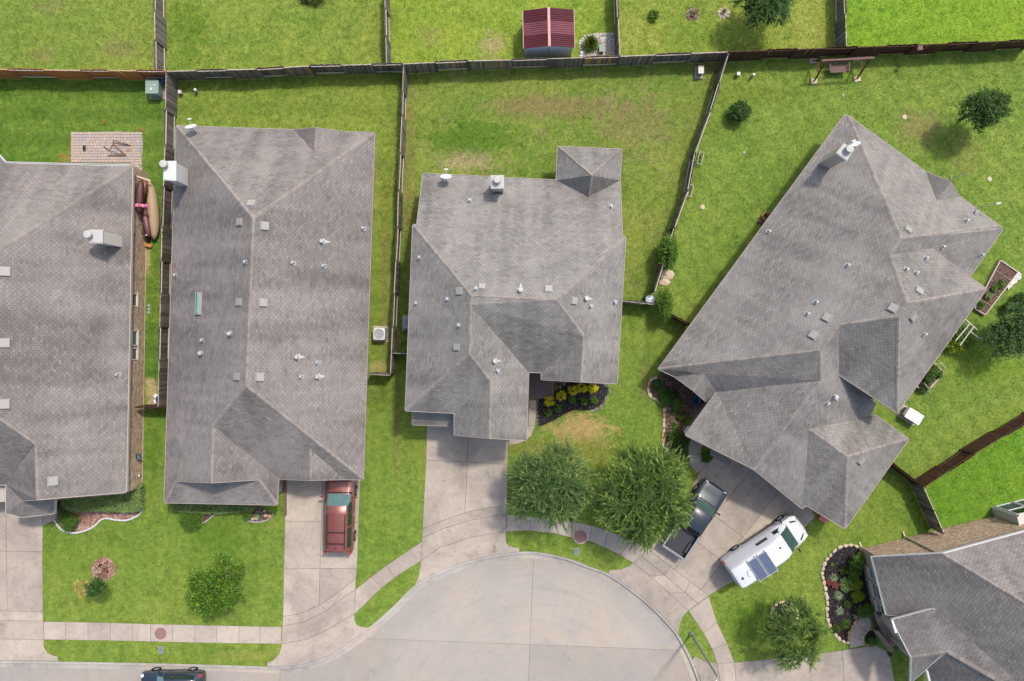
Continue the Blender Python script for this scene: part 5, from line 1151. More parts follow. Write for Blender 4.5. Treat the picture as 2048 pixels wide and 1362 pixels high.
# ---------------------------------------------------------------- vehicles
class Loft:
    def __init__(s, st):
        s.s = []
        for x, W, zs, zb, yb, zt, yt in st:
            h = [(.80*W, zs-.08), (.97*W, zs), (W, (zs+zb)*.5), (.985*W, zb-.07), (yb, zb), (yt, zb+(zt-zb)*.86), (yt*.84, zb+(zt-zb)*.975), (0, zt)]
            s.s.append([Vector((x, y, z)) for y, z in h]+[Vector((x, -y, z)) for y, z in reversed(h[:-1])])
    def p(s, i, j):
        a = min(int(i), len(s.s)-2); b = min(int(j), 13); u, v = i-a, j-b
        q = s.s[a][b].lerp(s.s[a][b+1], v); r = s.s[a+1][b].lerp(s.s[a+1][b+1], v); return q.lerp(r, u)
    def body(s):
        m = MB(); n = len(s.s); m.v = [p.copy() for st in s.s for p in st]
        for i in range(n-1):
            for j in range(14): m.f.append((i*15+j, i*15+j+1, (i+1)*15+j+1, (i+1)*15+j))
            m.f.append((i*15+14, i*15, (i+1)*15, (i+1)*15+14))
        m.f.append(tuple(range(14, -1, -1))); m.f.append(tuple((n-1)*15+j for j in range(15))); m.m = [0]*len(m.f); m.t = [.5]*len(m.f); return m
    def patch(s, quad, n=12, off=.018):     # quad of (i, j) corners -> grid a little proud of the body
        m = MB(); c = s.p(len(s.s)/2, 7)*.0
        for a in range(n+1):
            for b in range(n+1):
                u, v = a/n, b/n
                f = lambda k: (quad[0][k]*(1-u)+quad[1][k]*u)*(1-v)+(quad[3][k]*(1-u)+quad[2][k]*u)*v
                i, j = f(0), f(1); e = .02
                p = s.p(i, j); di = s.p(min(i+e, len(s.s)-1), j)-s.p(max(i-e, 0), j); dj = s.p(i, min(j+e, 14))-s.p(i, max(j-e, 0))
                nn = di.cross(dj); nn = nn.normalized() if nn.length > 1e-9 else Vector((0, 0, 1))
                if nn.dot(p-Vector((p.x*.9, 0, .6))) < 0: nn = -nn
                m.v.append(p+nn*off)
        for a in range(n):
            for b in range(n): m.f.append((a*(n+1)+b, a*(n+1)+b+1, (a+1)*(n+1)+b+1, (a+1)*(n+1)+b)); m.m.append(0); m.t.append(.5)
        return m
def wheel(parent, x, y, r, w=.25):
    o = MB().lathe((0, 0, 0), [(r*.62, -w/2), (r*.94, -w/2), (r, -w*.32), (r, w*.32), (r*.94, w/2), (r*.62, w/2)], 20, axis='y').build('wheel', MT['rubber'], parent, True); o.location = (x, y, r)
    s = 1 if y > 0 else -1; m = MB().cone((0, -w*.3, 0), (0, w*.36*s, 0), r*.62, r*.62, 18)
    for k in range(5):
        a = k*2*math.pi/5; m.bar((math.cos(a)*r*.1, s*w*.42, math.sin(a)*r*.1), (math.cos(a)*r*.58, s*w*.42, math.sin(a)*r*.58), .09, .03)
    m.build('rim', MT['rim'], o)
def car(name, label, cat, loc, rot, st, col, glass_, wheels, r=.37, W=1.0, gm=None):
    t = thing(name, label, cat, loc, rot); L = Loft(st)
    b = L.body().build('body', col, t, True); bm = bmesh.new(); bm.from_mesh(b.data); bmesh.ops.recalc_face_normals(bm, faces=bm.faces); bm.to_mesh(b.data); bm.free()
    b.data.set_sharp_from_angle(angle=R(40)) if hasattr(b.data, 'set_sharp_from_angle') else None
    for nm, q in glass_: L.patch(q).build(nm, gm if nm == 'windshield' and gm else MT['glass'], t, True)
    for x in wheels:
        for s in (1, -1): wheel(t, x, s*(W-.10), r)
    return t, L
def side(i0, i1, a=4.12, b=4.9):
    return [[(i0, a), (i1, a), (i1, b), (i0, b)], [(i0, 14-a), (i1, 14-a), (i1, 14-b), (i0, 14-b)]]
def mirrors(t, x, y, z, mat):
    for s in (1, -1): MB().bar((x, s*(y-.08), z-.04), (x, s*(y+.1), z), .06, .05).box((x+.02, s*(y+.15), z+.02), (.12, .2, .17), 0, taper=.8).build('mirror', mat, t, bevel=.01)
# red SUV
red = paint('brick_red_paint', (.185, .058, .042), .34, .35)
ws = glass('windscreen_sky', (.085, .15, .15), .08)  # reflected sky painted into the glass as a pale base colour
st = [(2.58, .80, .48, .74, .66, .80, .45), (2.46, .93, .38, .96, .82, 1.02, .60), (2.05, .985, .34, 1.05, .88, 1.13, .66), (1.50, 1.0, .33, 1.10, .90, 1.18, .70), (.70, 1.0, .33, 1.12, .91, 1.80, .70), (.2, 1.0, .33, 1.12, .91, 1.87, .72), (-1.6, 1.0, .33, 1.12, .91, 1.87, .72), (-2.3, .985, .34, 1.12, .90, 1.82, .70), (-2.52, .96, .40, 1.08, .86, 1.18, .72), (-2.62, .90, .48, .92, .78, .97, .6)]
t, L = car('parked_car', 'brick red SUV with a roof rack parked half under the garage eave', 'car', (-11.72, -11.8, .03), R(88.6), st, red,
    [('windshield', [(3.08, 4.5), (3.94, 4.62), (3.94, 9.38), (3.08, 9.5)]), ('rear_window', [(7.15, 4.7), (7.9, 4.6), (7.9, 9.4), (7.15, 9.3)])]+[('side_window', q) for a, b in ((3.75, 4.8), (4.9, 5.45), (5.52, 6.7)) for q in side(a, b)], (1.52, -1.55), .38, gm=ws)
m = MB()
for k in range(-3, 4): m.bar((.25, k*.14, 1.878), (-.95, k*.14, 1.884), .035, .014)
m.build('roof_rib', red, t)
for s in (1, -1):
    m = MB().bar((.2, s*.60, 1.92), (-2.1, s*.60, 1.90), .05, .05); [m.box((x, s*.60, 1.87), (.08, .05, .1)) for x in (.15, -1.0, -2.05)]; m.build('roof_rail', MT['black'], t)
for x in (-1.0, -1.75): MB().bar((x, -.6, 1.945), (x, .6, 1.945), .06, .035).build('crossbar', MT['black'], t)
mirrors(t, 1.2, 1.0, 1.2, red)
for s in (1, -1):
    MB().box((2.42, s*.72, .86), (.22, .36, .16), s*-.25, taper=.8).build('headlight', MT['lens'], t, bevel=.02); MB().box((-2.53, s*.86, 1.1), (.12, .14, .4)).build('taillight', MT['red'], t, bevel=.02)
MB().bar((1.5, -.86, 1.165), (1.5, .86, 1.165), .16, .03).build('cowl', MT['black'], t); MB().box((2.6, 0, .55), (.08, 1.2, .2)).build('bumper', MT['grey'], t, bevel=.02); MB().box((-2.62, 0, .55), (.12, 1.6, .22)).build('bumper', MT['grey'], t, bevel=.02)
MB().cone((-2.05, 0, 1.83), (-2.12, 0, 1.93), .03, .015, 6).build('antenna', MT['black'], t)
for s in (1, -1):
    for x in (.15, -.95): MB().bar((x, s*1.002, 1.0), (x-.2, s*1.002, 1.0), .03, .03).build('door_handle', MT['grey'], t)
# black pickup
blk = paint('black_paint', (.020, .028, .036), .36, .1, .2)
st = [(2.68, .72, .5, .78, .6, .84, .4), (2.55, .90, .42, 1.0, .76, 1.03, .55), (2.1, .95, .40, 1.06, .84, 1.11, .62), (1.35, .96, .38, 1.10, .86, 1.15, .68), (.72, .96, .38, 1.12, .87, 1.70, .68), (.3, .96, .38, 1.12, .87, 1.77, .69), (-.45, .96, .38, 1.12, .87, 1.74, .68), (-.62, .96, .38, 1.12, .87, 1.68, .66), (-.80, .96, .40, 1.11, .86, 1.16, .70), (-.82, .95, .45, .80, .80, .80, .6)]
t, L = car('pickup_truck', 'black pickup truck with an open ribbed bed partly under the big tree', 'pickup', (12.42, -12.08, .03), R(56.4), st, blk,
    [('windshield', [(3.1, 4.5), (3.94, 4.62), (3.94, 9.38), (3.1, 9.5)]), ('rear_window', [(7.15, 4.8), (7.85, 4.7), (7.85, 9.3), (7.15, 9.2)])]+[('side_window', q) for a, b in ((3.8, 5.4), (5.5, 6.9)) for q in side(a, b)], (1.75, -1.7), .37, .97, gm=glass('tinted_windscreen', (.04, .07, .064), .08))
bedm = MB()
for s in (1, -1): bedm.box((-1.75, s*.87, .80), (1.86, .15, .76)); 
o = bedm.build('bed_side', blk, t, bevel=.02)
fl_ = MB().box((-1.75, 0, .66), (1.86, 1.6, .06))
for k in range(-7, 8): fl_.bar((-.88, k*.105, .70), (-2.6, k*.105, .70), .05, .03)
for s in (1, -1): fl_.box((-1.95, s*.72, .80), (.75, .2, .24))
fl_.box((-.86, 0, .9), (.05, 1.6, .45)); fl_.build('bed_liner', plain('bed_liner', (.028, .03, .034), .5, .4), t)
MB().box((-2.70, 0, .86), (.07, 1.72, .58)).box((-2.70, 0, 1.16), (.10, 1.74, .035)).build('tailgate', MT['grey'], t, bevel=.01); MB().box((-2.82, 0, .55), (.16, 1.75, .16)).build('bumper', MT['galv'], t, bevel=.02); MB().box((2.66, 0, .55), (.14, 1.6, .22)).build('bumper', MT['grey'], t, bevel=.03)
for s in (1, -1): MB().bar((-.86, s*.87, 1.19), (-2.68, s*.87, 1.19), .10, .02).build('bed_rail', MT['grey'], t); MB().box((2.5, s*.66, .9), (.24, .34, .16), s*-.22, taper=.8).build('headlight', MT['lens'], t, bevel=.02); MB().box((-2.7, s*.87, .95), (.08, .13, .32)).build('taillight', MT['red'], t)
mirrors(t, 1.12, .95, 1.2, MT['black']); MB().bar((1.36, -.8, 1.145), (1.36, .8, 1.145), .12, .03).build('cowl', MT['black'], t)
for s in (1, -1): MB().bar((2.3, s*.52, 1.10), (1.5, s*.60, 1.15), .03, .02).build('hood_crease', blk, t)
# white van
wht = paint('white_van_paint', (.50, .51, .525), .42, .0, .2)
st = [(2.98, .62, .45, .72, .5, .76, .3), (2.88, .85, .36, .92, .66, .96, .42), (2.55, .95, .33, 1.08, .78, 1.14, .52), (1.98, .99, .32, 1.25, .86, 1.36, .60), (1.12, 1.0, .32, 1.32, .93, 2.36, .74), (.75, 1.0, .32, 1.33, .95, 2.58, .80), (.2, 1.0, .32, 1.33, .95, 2.66, .83), (-1.4, 1.0, .32, 1.33, .95, 2.68, .84), (-2.7, .99, .33, 1.33, .94, 2.66, .83), (-2.92, .96, .40, 1.33, .90, 2.55, .78), (-2.96, .94, .45, 1.2, .88, 1.6, .78)]
t, L = car('camper_van', 'white high roof van with two solar panels parked on the driveway edge', 'van', (17.22, -14.12, .03), R(33.6), st, wht,
    [('windshield', [(3.03, 4.15), (3.95, 4.35), (3.95, 9.65), (3.03, 9.85)])]+[('side_window', q) for q in side(3.55, 4.75, 4.15, 4.62)]+[('side_window', q) for q in side(5.75, 6.45, 4.3, 4.62)], (1.98, -1.68), .36, gm=glass('van_windscreen', (.025, .06, .056), .08))
def panel_at(x, y):
    o = MB().box((0, 0, 0), (.68, 1.5, .035)).build('solar_panel', MT['galv'], t); o.location = (x, y, 2.76)
    cm = MB()
    for a in range(4):
        for b in range(9): cm.box((-.234+a*.156, -.64+b*.16, .0225), (.148, .152, .005))
    stuff(cm.build('cell', plain('solar_cell', (.055, .075, .125), .25, .5, 0, .1), o))
    for sx in (1, -1):
        for sy in (1, -1): MB().box((sx*.28, sy*.78, -.03), (.06, .08, .08)).build('bracket', MT['galv'], o)
panel_at(-1.40, -.12); panel_at(-.66, -.14)
for s in (1, -1):
    L.patch([(1.6, 7+s*1.6), (2.5, 7+s*2.3), (2.5, 7+s*2.8), (1.6, 7+s*2.1)], 3).build('hood_vent', MT['black'], t); MB().box((-2.92, s*.9, 1.25), (.12, .16, .5)).build('taillight', MT['red'], t, bevel=.02); MB().box((2.72, s*.74, .98), (.3, .24, .2), s*-.5, taper=.7).build('headlight', MT['lens'], t, bevel=.02)
    MB().bar((1.55, s*1.005, .55), (-1.2, s*1.005, .55), .03, .12).build('side_trim', MT['black'], t)
mirrors(t, 1.75, 1.02, 1.45, MT['black'])
MB().box((.62, .18, 2.66), (.12, .1, .06)).build('antenna', MT['black'], t); MB().box((-2.55, -.1, 2.71), (.12, .14, .06)).build('roof_gland', MT['black'], t)
MB().tube([(-1.75, .05, 2.70), (-2.05, .12, 2.71), (-2.15, -.1, 2.71), (-2.1, -.3, 2.70)], .018, 6).build('cable', MT['galv'], t); MB().box((-1.72, -.6, 2.70), (.12, .12, .05)).build('roof_gland', MT['black'], t)
# dark hatchback at the bottom edge
dk = paint('dark_blue_paint', (.022, .030, .042), .14, .2)
st = [(2.15, .66, .45, .68, .5, .72, .35), (2.05, .82, .36, .84, .66, .88, .45), (1.6, .88, .33, .95, .76, 1.0, .55), (.95, .9, .32, 1.0, .8, 1.06, .62), (.25, .9, .32, 1.03, .81, 1.48, .60), (-.2, .9, .32, 1.03, .81, 1.53, .62), (-1.2, .9, .32, 1.03, .81, 1.50, .60), (-1.75, .88, .33, 1.03, .78, 1.4, .56), (-2.08, .84, .38, 1.0, .72, 1.06, .55), (-2.16, .78, .45, .8, .64, .84, .5)]
t, L = car('parked_car', 'dark blue car parked at the kerb, cut by the bottom edge', 'car', (-23.2, -23.5, -.13), R(180), st, dk,
    [('windshield', [(3.1, 4.5), (3.94, 4.62), (3.94, 9.38), (3.1, 9.5)]), ('rear_window', [(7.1, 4.7), (7.9, 4.6), (7.9, 9.4), (7.1, 9.3)])]+[('side_window', q) for a, b in ((3.8, 5.2), (5.3, 6.9)) for q in side(a, b)], (1.27, -1.25), .33, .9, gm=ws)
for s in (1, -1): MB().box((-2.0, s*.70, .95), (.26, .22, .22), taper=.8).build('taillight', MT['red'], t, bevel=.02); MB().box((1.98, s*.64, .82), (.28, .24, .14), s*-.4, taper=.7).build('headlight', MT['lens'], t, bevel=.02)
mirrors(t, .75, .88, 1.08, dk)

# ---------------------------------------------------------------- street lamp
t = thing('street_lamp', 'tall grey street lamp pole on the small grass strip by the cul-de-sac', 'street lamp', P(1382, 1267))
MB().cone((0, 0, -.05), (0, 0, 7.15), .09, .055, 12).cone((0, 0, 0), (0, 0, .25), .16, .13, 12).build('pole', plain('grey_pole', (.20, .23, .22), .5, .4, .3), t, True)
MB().tube([(0, 0, 7.1), (-.1, -.08, 7.35), (-.45, -.3, 7.45)], .035, 8).build('arm', MT['galv'], t); lh = MB().box((-.65, -.42, 7.46), (.5, .22, .12), R(33), taper=.8).build('lamp_head', MT['galv'], t, bevel=.03); MB().box((-.65, -.42, 7.39), (.4, .16, .02), R(33)).build('lens', MT['lens'], lh)
# ---------------------------------------------------------------- air conditioners, boxes, generator
def ac(label, u, v, s, h, rot, body, pad=True):
    t = thing('air_conditioner', label, 'air conditioner', P(u, v), rot)
    if pad: MB().box((0, 0, .03), (s*1.3, s*1.35, .1)).build('pad', MT['walk'], t)
    MB().box((0, 0, h/2+.06), (s, s, h-.1)).build('coil_case', MT['grey'], t, bevel=.03)
    m = MB(); k = s/2; ring = 28
    vs = []; fs = []
    for i in range(ring):
        a = 2*math.pi*i/ring; ca, sa = math.cos(a), math.sin(a); q = max(abs(ca), abs(sa)); rr = min(k/q, k*1.22)
        vs += [(ca*rr, sa*rr, h+.02), (ca*k*.82, sa*k*.82, h+.05), (ca*k*.80, sa*k*.80, h-.05)]
    for i in range(ring): j = (i+1) % ring; fs += [(3*i, 3*j, 3*j+1, 3*i+1), (3*i+1, 3*j+1, 3*j+2, 3*i+2)]
    m.add(vs, fs); top = m.build('top_panel', body, t)
    MB().cone((0, 0, h-.2), (0, 0, h-.18), k*.8, k*.8, 24).build('well', MT['black'], t)
    f = MB()
    for i in range(5):
        a = i*2*math.pi/5; f.add([(math.cos(a+d)*r_, math.sin(a+d)*r_, h-.11+e) for d, r_, e in ((-.1, .1*s, 0), (.25, k*.72, -.02), (.62, k*.68, .03), (.5, .1*s, .02))], [(0, 1, 2, 3), (3, 2, 1, 0)])
    f.cone((0, 0, h-.14), (0, 0, h-.05), .09*s, .09*s, 12); f.build('fan', MT['galv'], t)
    g = MB()
    for r_ in (.3, .5, .7): g.lathe((0, 0, h+.03), [(k*r_-.008, 0), (k*r_+.008, .008)], 24)
    for i in range(12): a = i*math.pi/6; g.bar((math.cos(a)*.06, math.sin(a)*.06, h+.035), (math.cos(a)*k*.82, math.sin(a)*k*.82, h+.035), .012, .01)
    g.build('grille', body, t)
ac('white topped air conditioner on a pad between two houses', 762, 668, .82, .78, R(-1), MT['white'])
ac('blue grey air conditioner half hidden under the middle house eave', 820, 646, .8, .8, R(-2), plain('blue_grey_metal', (.20, .25, .32), .5, .4))
t = thing('transformer', 'pale green utility transformer box in the fence corner at left', 'transformer', P(316, 182))
MB().box((0, 0, .03), (1.15, 1.2, .12)).build('pad', MT['walk'], t); b = MB().box((0, 0, .48), (.82, .85, .85)).box((.0, -.47, .4), (.8, .12, .62)).build('cabinet', MT['green_box'], t, bevel=.03); MB().box((0, 0, .93), (.9, .95, .05)).build('lid', MT['green_box'], t, bevel=.02)
for x, y in ((-.02, -.12), (.17, .12), (-.06, -.2)): MB().cone((x, y, .95), (x, y, .99), .05, .04, 10).build('bolt_cap', MT['lens'], t)
t = thing('metal_frame', 'small blue metal frame tucked behind the green transformer box', 'metal frame', P(330, 167)); MB().bar((-.2, -.2, .3), (.2, .25, .5), .05).bar((.2, -.2, .3), (-.15, .25, .5), .05).bar((-.2, .2, .02), (.1, -.1, .5), .04).build('frame', MT['blue'], t); MB().box((0, 0, .4), (.3, .12, .03), .8).build('seat', plain('blue_cloth', (.03, .08, .3), .8), t)
for lab, u, v, k in (('small white square post by the grey corner fence at left', 364, 187, 'b'), ('white round post standing right of the small square post', 396, 184, 'c'), ('small white square box at the back of the right hand yard', 1474, 151, 'b'), ('round white capped post right of the small white box', 1503, 154, 'c')):
    t = thing('utility_pedestal', lab, 'utility post', P(u, v))
    if k == 'b': MB().box((0, 0, .18), (.18, .18, .4)).build('post', MT['galv'], t); MB().box((0, 0, .4), (.22, .22, .05)).build('cap', MT['white'], t)
    else: MB().cone((0, 0, 0), (0, 0, .5), .085, .085, 12).build('post', MT['galv'], t); MB().cone((0, 0, .5), (0, 0, .58), .11, .08, 12).build('cap', MT['white'], t)
t = thing('utility_box', 'grey utility box standing in the far corner of the patchy yard', 'utility box', P(1397, 147)); MB().box((0, 0, .05), (.55, .75, .12)).build('pad', MT['walk'], t); MB().box((.02, .05, .35), (.34, .5, .6)).build('cabinet', MT['green_box'], t, bevel=.02); MB().box((.02, .05, .67), (.38, .55, .04)).build('lid', MT['vent'], t)
t = thing('generator', 'white standby generator beside the angled house', 'generator', P(1816, 830, 0), R(-32)); MB().box((0, 0, .04), (1.35, .9, .1)).build('pad', MT['walk'], t); MB().box((0, 0, .42), (1.15, .66, .68)).build('housing', MT['vent'], t, bevel=.04); MB().box((.04, 0, .79), (1.12, .74, .08)).box((.04, 0, .84), (1.0, .62, .03)).build('lid', plain('white_enamel', (.78, .78, .76), .35, .5, 0, .03), t, bevel=.03); MB().box((-.6, 0, .45), (.06, .5, .4)).build('louvre', MT['grey'], t); MB().tube([(-.55, -.2, .3), (-.75, -.3, .25), (-.85, -.5, .05)], .025, 6).build('hose', MT['galv'], t)
t = thing('column', 'pale square column cap at the corner of the angled house porch', 'column', P(1370.5, 858, 0), R(-35)); MB().box((0, 0, 0.55), (.42, .48, 1.1)).build('pedestal', MT['brick_r'], t); MB().box((0, 0, 1.13), (.48, .56, .06)).build('cap', MT['white'], t, bevel=.01)
t = thing('flower_pot', 'large blue glazed pot under the small roof gable', 'pot', P(1390.5, 800)); MB().lathe((0, 0, 0), [(.16, 0), (.24, .2), (.29, .42), (.32, .46), (.32, .5), (.26, .5), (.25, .44), (.02, .36)], 20).build('pot', MT['blue'], t, True); MB().cone((0, 0, .36), (0, 0, .41), .25, .25, 16).build('soil', MT['black'], t)
t = thing('flower_pot', 'terracotta pot on a block against the angled house eave', 'pot', P(1529, 434)); MB().box((-.22, -.25, .1), (.4, .45, .2), R(-35)).build('block', MT['brownpaint'], t); MB().lathe((0, 0, .02), [(.18, 0), (.27, .38), (.31, .4), (.31, .48), (.25, .48), (.24, .4), (.02, .36)], 20).build('pot', MT['pot'], t, True); crown_broad(t, (0, 0, .45), (.16, .16, .1), 10, 12, .07, .05, LM['dark'], .3, name='plant')
t = thing('trash_bin', 'dark wheeled bin with a pale grey lid at the fence corner', 'bin', P(1295, 601)); MB().box((0, 0, .45), (.5, .55, .9), .2, taper=1.15).build('bin', MT['black'], t, bevel=.03); MB().blob((0.02, 0, .93), (.33, .33, .1), 12, 6, .03).build('lid', plain('pale_lid', (.36, .39, .45), .5, .4), t, True); MB().bar((-.1, -.02, 1.03), (.1, .05, 1.03), .03).build('handle', MT['white'], t)
for i, (u, v, sx, sy) in enumerate(((1334, 550, .5, .38), (1329, 564, .42, .24), (1341, 548, .26, .26))):
    o = MB().blob((0, 0, 0), (sx, sy, .12), 10, 5, .16).build('boulder', MT['stone'], None, True); o.location = P(u, v, .05); tag(o, ['large pale flat rock against the grey fence', 'smaller pale flat rock below the large flat rock', 'pale rock at the right end of the flat rocks'][i], 'rock', 'flat rocks by the fence')
for i, (u, v) in enumerate(((1809, 234), (1979, 358), (1405, 414), (1686, 191), (1488, 305))):
    o = MB().cone((0, 0, 0), (0, 0, .035), .17 if i < 3 else .1, .16 if i < 3 else .09, 14).cone((0, 0, .03), (0, 0, .045), .07, .07, 10).build('sprinkler_cover', MT['stone'] if i < 3 else MT['kerb']); o.location = P(u, v, .01)
    tag(o, ['round pale sprinkler cover left of the dark round tree', 'round pale sprinkler cover near the roof antenna', 'round pale sprinkler cover right of the leaning grey fence', 'small sprinkler cover below the bench swing', 'small sprinkler cover in the lawn below the dark shrub'][i], 'sprinkler cover', 'sprinkler covers in the right hand yard')
for i in range(3):
    o = MB().cone((0, 0, 0), (0, 0, .04), .11, .10, 14).build('valve_cover', MT['green_box']); o.location = P(298, 611+7*i, .01); tag(o, ['top green valve cover in the row beside the brick wall', 'middle green valve cover in the row beside the brick wall', 'bottom green valve cover in the row beside the brick wall'][i], 'valve cover', 'valve covers by the brick wall')
for i, (u, v, w, hh) in enumerate(((1399, 318, .3, .85), (1379, 383, .24, .8))):
    t = thing('planter_frame', ['pale planter frame hung on the right side of the leaning fence', 'lower planter frame hung on the leaning fence'][i], 'planter', P(u, v, 0), R(-14)); m = MB()
    for a, b in (((-w/2, -hh/2), (w/2, -hh/2)), ((w/2, -hh/2), (w/2, hh/2)), ((w/2, hh/2), (-w/2, hh/2)), ((-w/2, hh/2), (-w/2, -hh/2))): m.bar((*a, .3), (*b, .3), .04); m.bar((*a, .3), (*a, 0), .03)
    m.build('frame', MT['rail'], t); crown_broad(t, (0, 0, .22), (w*.4, hh*.4, .1), 10, 12, .08, .05, LM['mid'], .3, name='plant')
# ---------------------------------------------------------------- maroon shed
t = thing('shed', 'maroon ribbed metal shed with a pale front wall', 'shed', (2.45, 20.75, 0), R(1.2))
w_, d_, e_, r_ = 3.2, 2.35, 1.9, 2.3
m = MB().add([(-w_/2, -d_/2, 0), (w_/2, -d_/2, 0), (w_/2, -d_/2, e_), (0, -d_/2, r_), (-w_/2, -d_/2, e_), (-w_/2, d_/2, 0), (w_/2, d_/2, 0), (w_/2, d_/2, e_), (0, d_/2, r_), (-w_/2, d_/2, e_)], [(0, 1, 2, 3, 4), (9, 8, 7, 6, 5), (1, 6, 7, 2), (0, 4, 9, 5)])
m = MB(); m.add([(-w_/2, -d_/2, 0), (w_/2, -d_/2, 0), (w_/2, -d_/2, e_), (0, -d_/2, r_), (-w_/2, -d_/2, e_), (-w_/2, d_/2, 0), (w_/2, d_/2, 0), (w_/2, d_/2, e_), (0, d_/2, r_), (-w_/2, d_/2, e_)], [(0, 1, 2, 3, 4), (9, 8, 7, 6, 5), (1, 6, 7, 2), (0, 4, 9, 5)]); wl = m.build('wall', MT['steelblue'], t)
for k in range(16): MB().bar((-w_/2+.1+k*.2, -d_/2-.012, .03), (-w_/2+.1+k*.2, -d_/2-.012, e_+.4*(1-abs(-w_/2+.1+k*.2)/(w_/2))-.04), .05, .02).build('wall_rib', MT['steelblue'], wl)
MB().bar((0, -d_/2-.02, .03), (0, -d_/2-.02, 1.9), .03, .03).build('door_seam', MT['galv'], wl)
mar2 = plain('faded_maroon', (.16, .05, .062), .6, .15, 0, .3, 1.2)
for s in (1, -1):
    for b in range(3):
        y0, y1 = -d_/2-.1+(d_+.2)*b/3, -d_/2-.1+(d_+.2)*(b+1)/3; zz = .004*b
        m = MB(); m.add([(0, y0, r_+.03+zz), (s*(w_/2+.1), y0, e_+.01+zz), (s*(w_/2+.1), y1, e_+.01+zz), (0, y1, r_+.03+zz)], [(0, 1, 2, 3) if s > 0 else (3, 2, 1, 0), (3, 2, 1, 0) if s > 0 else (0, 1, 2, 3)])
        for k in range(6): y = y0+(y1-y0)*(k+.5)/6; m.bar((s*.06, y, r_+.022+zz), (s*(w_/2+.1), y, e_+.012+zz), .07, .03)
        m.build('roof_panel', mar2 if b == 1 else MT['maroon'], t)
MB().bar((0, -d_/2-.12, r_+.055), (0, d_/2+.12, r_+.055), .17, .03).build('ridge_cap', plain('pink_trim', (.42, .22, .19), .5), t)
m = MB(); [m.bar((s*(w_/2+.11), -d_/2-.11, e_+.02), (s*(w_/2+.11), d_/2+.11, e_+.02), .04, .05) for s in (1, -1)]; m.build('trim', plain('pink_edge', (.40, .24, .22), .5), t)
# ---------------------------------------------------------------- bench swing
t = thing('bench_swing', 'brown wooden bench swing hanging from a frame near the back fence', 'swing', P(1670, 140), R(3))
br, sw = MT['rust'], MT['brownpaint']
for s in (1, -1):
    for y, nm in ((-.7, 'leg'), (.7, 'leg')): MB().bar((s*1.48, y, .03), (s*1.48, y*.1, 2.05), .09, .07).build('leg', br, t)
    MB().bar((s*1.48, -.42, .8), (s*1.48, .42, .8), .07, .05).build('brace', br, t); MB().box((s*1.5, -.72, .03), (.44, .34, .08), s*.15).build('foot_pad', MT['stone'], t); MB().box((s*1.5, .72, .03), (.44, .34, .08)).build('foot_pad', MT['stone'], t)
MB().bar((-1.75, 0, 2.1), (1.75, 0, 2.1), .1, .1).build('beam', sw, t); MB().bar((-1.6, -.12, 2.0), (1.6, .12, 2.0), .05, .05).build('beam', br, t)
st_ = MB().box((0, 0, 0), (.01, .01, .01))
for k in range(4): MB().box((.05, -.28+k*.13, .5), (1.28, .115, .035)).build('seat_slat', sw, t)
for k in range(4): MB().box((.05, .26+k*.03, .6+k*.13), (1.28, .03, .11)).build('back_slat', sw, t)
for s in (1, -1):
    MB().box((.05+s*.64, -.05, .72), (.07, .6, .04)).bar((.05+s*.64, -.3, .5), (.05+s*.64, -.3, .72), .05).build('arm', sw, t); MB().bar((.05+s*.64, -.1, .72), (.05+s*.7, 0, 2.05), .02).build('chain', MT['galv'], t)
# ---------------------------------------------------------------- patio with pavers and iron frame
pq = [(142, 264), (188, 264), (235, 262.5), (262, 265), (285, 267), (286, 290), (284, 318), (283, 352), (262, 352), (262, 328), (142, 325)]
pt = struct(sheet('patio', px(pq), .01, plain('joint_sand', (.25, .205, .17), .95)))
g = G('paver', .9, .15); rr_ = g.rand(); c = g.mix(g.ramp(rr_, 0, .4), (.37, .28, .215), (.32, .265, .225)); c = g.mix(g.ramp(rr_, .5, .8), c, (.38, .30, .25)); c = g.mix(g.ramp(rr_, .86, .95), c, (.27, .26, .265)); c = g.mix(.5, c, g.mix(g.noise(g.pos(), 30, 4, .7), (.6, .6, .6), (1.3, 1.3, 1.3)), 'MULTIPLY'); g.col(c); PV = g.m
pms = []
for w in (.19, .27):
    m = MB(); m.prism([(-w/2, -.09), (w/2, -.09), (w/2, .09), (-w/2, .09)], .0, .045, inset=.0); m2 = MB(); m2.prism([(-w/2, -.09), (w/2, -.09), (w/2, .09), (-w/2, .09)], 0, .045, inset=.008)
    me = bpy.data.meshes.new('paver'); me.from_pydata([tuple(v) for v in m2.v], [], m2.f); me.materials.append(PV); pms.append((w, me))
x0, y1 = P2(142, 264); x1, y0 = P2(285, 352); lim = P2(262, 326); cnt = 0; y = y1-.1
while y > y0:
    x = x0+rnd.uniform(0, .05); row = (y < lim[1])
    if row: x = lim[0]+.05
    while x < x1-.1:
        w, me = pms[rnd.randrange(2)]; lx = P2(286, 290)[0]
        if x+w < lx:
            o = link(bpy.data.objects.new('paver', me)); o.parent = pt; o.location = (x+w/2, y, .008+rnd.uniform(0, .008)); o.rotation_euler = (0, 0, rnd.uniform(-.02, .02)); cnt += 1
        x += w+.007
    y -= .189
print('pavers', cnt)
t = thing('metal_frame', 'collapsed dark metal frame lying on the paver patio', 'metal frame', P(233, 295)); k9 = lambda x, y, z: P(130+x/9.08, 250+y/9.08, z)-t.location
m = MB()
for a, b, w in (((700, 390, .1), (850, 480, .25), .05), ((850, 480, .25), (1110, 560, .08), .05), ((880, 280, .3), (1190, 375, .1), .07), ((880, 280, .3), (870, 340, .3), .05), ((870, 330, .3), (1140, 350, .2), .03), ((880, 340, .3), (820, 440, .08), .035), ((880, 340, .3), (1110, 560, .08), .045)): m.bar(k9(*a), k9(*b), w*.8, .04)
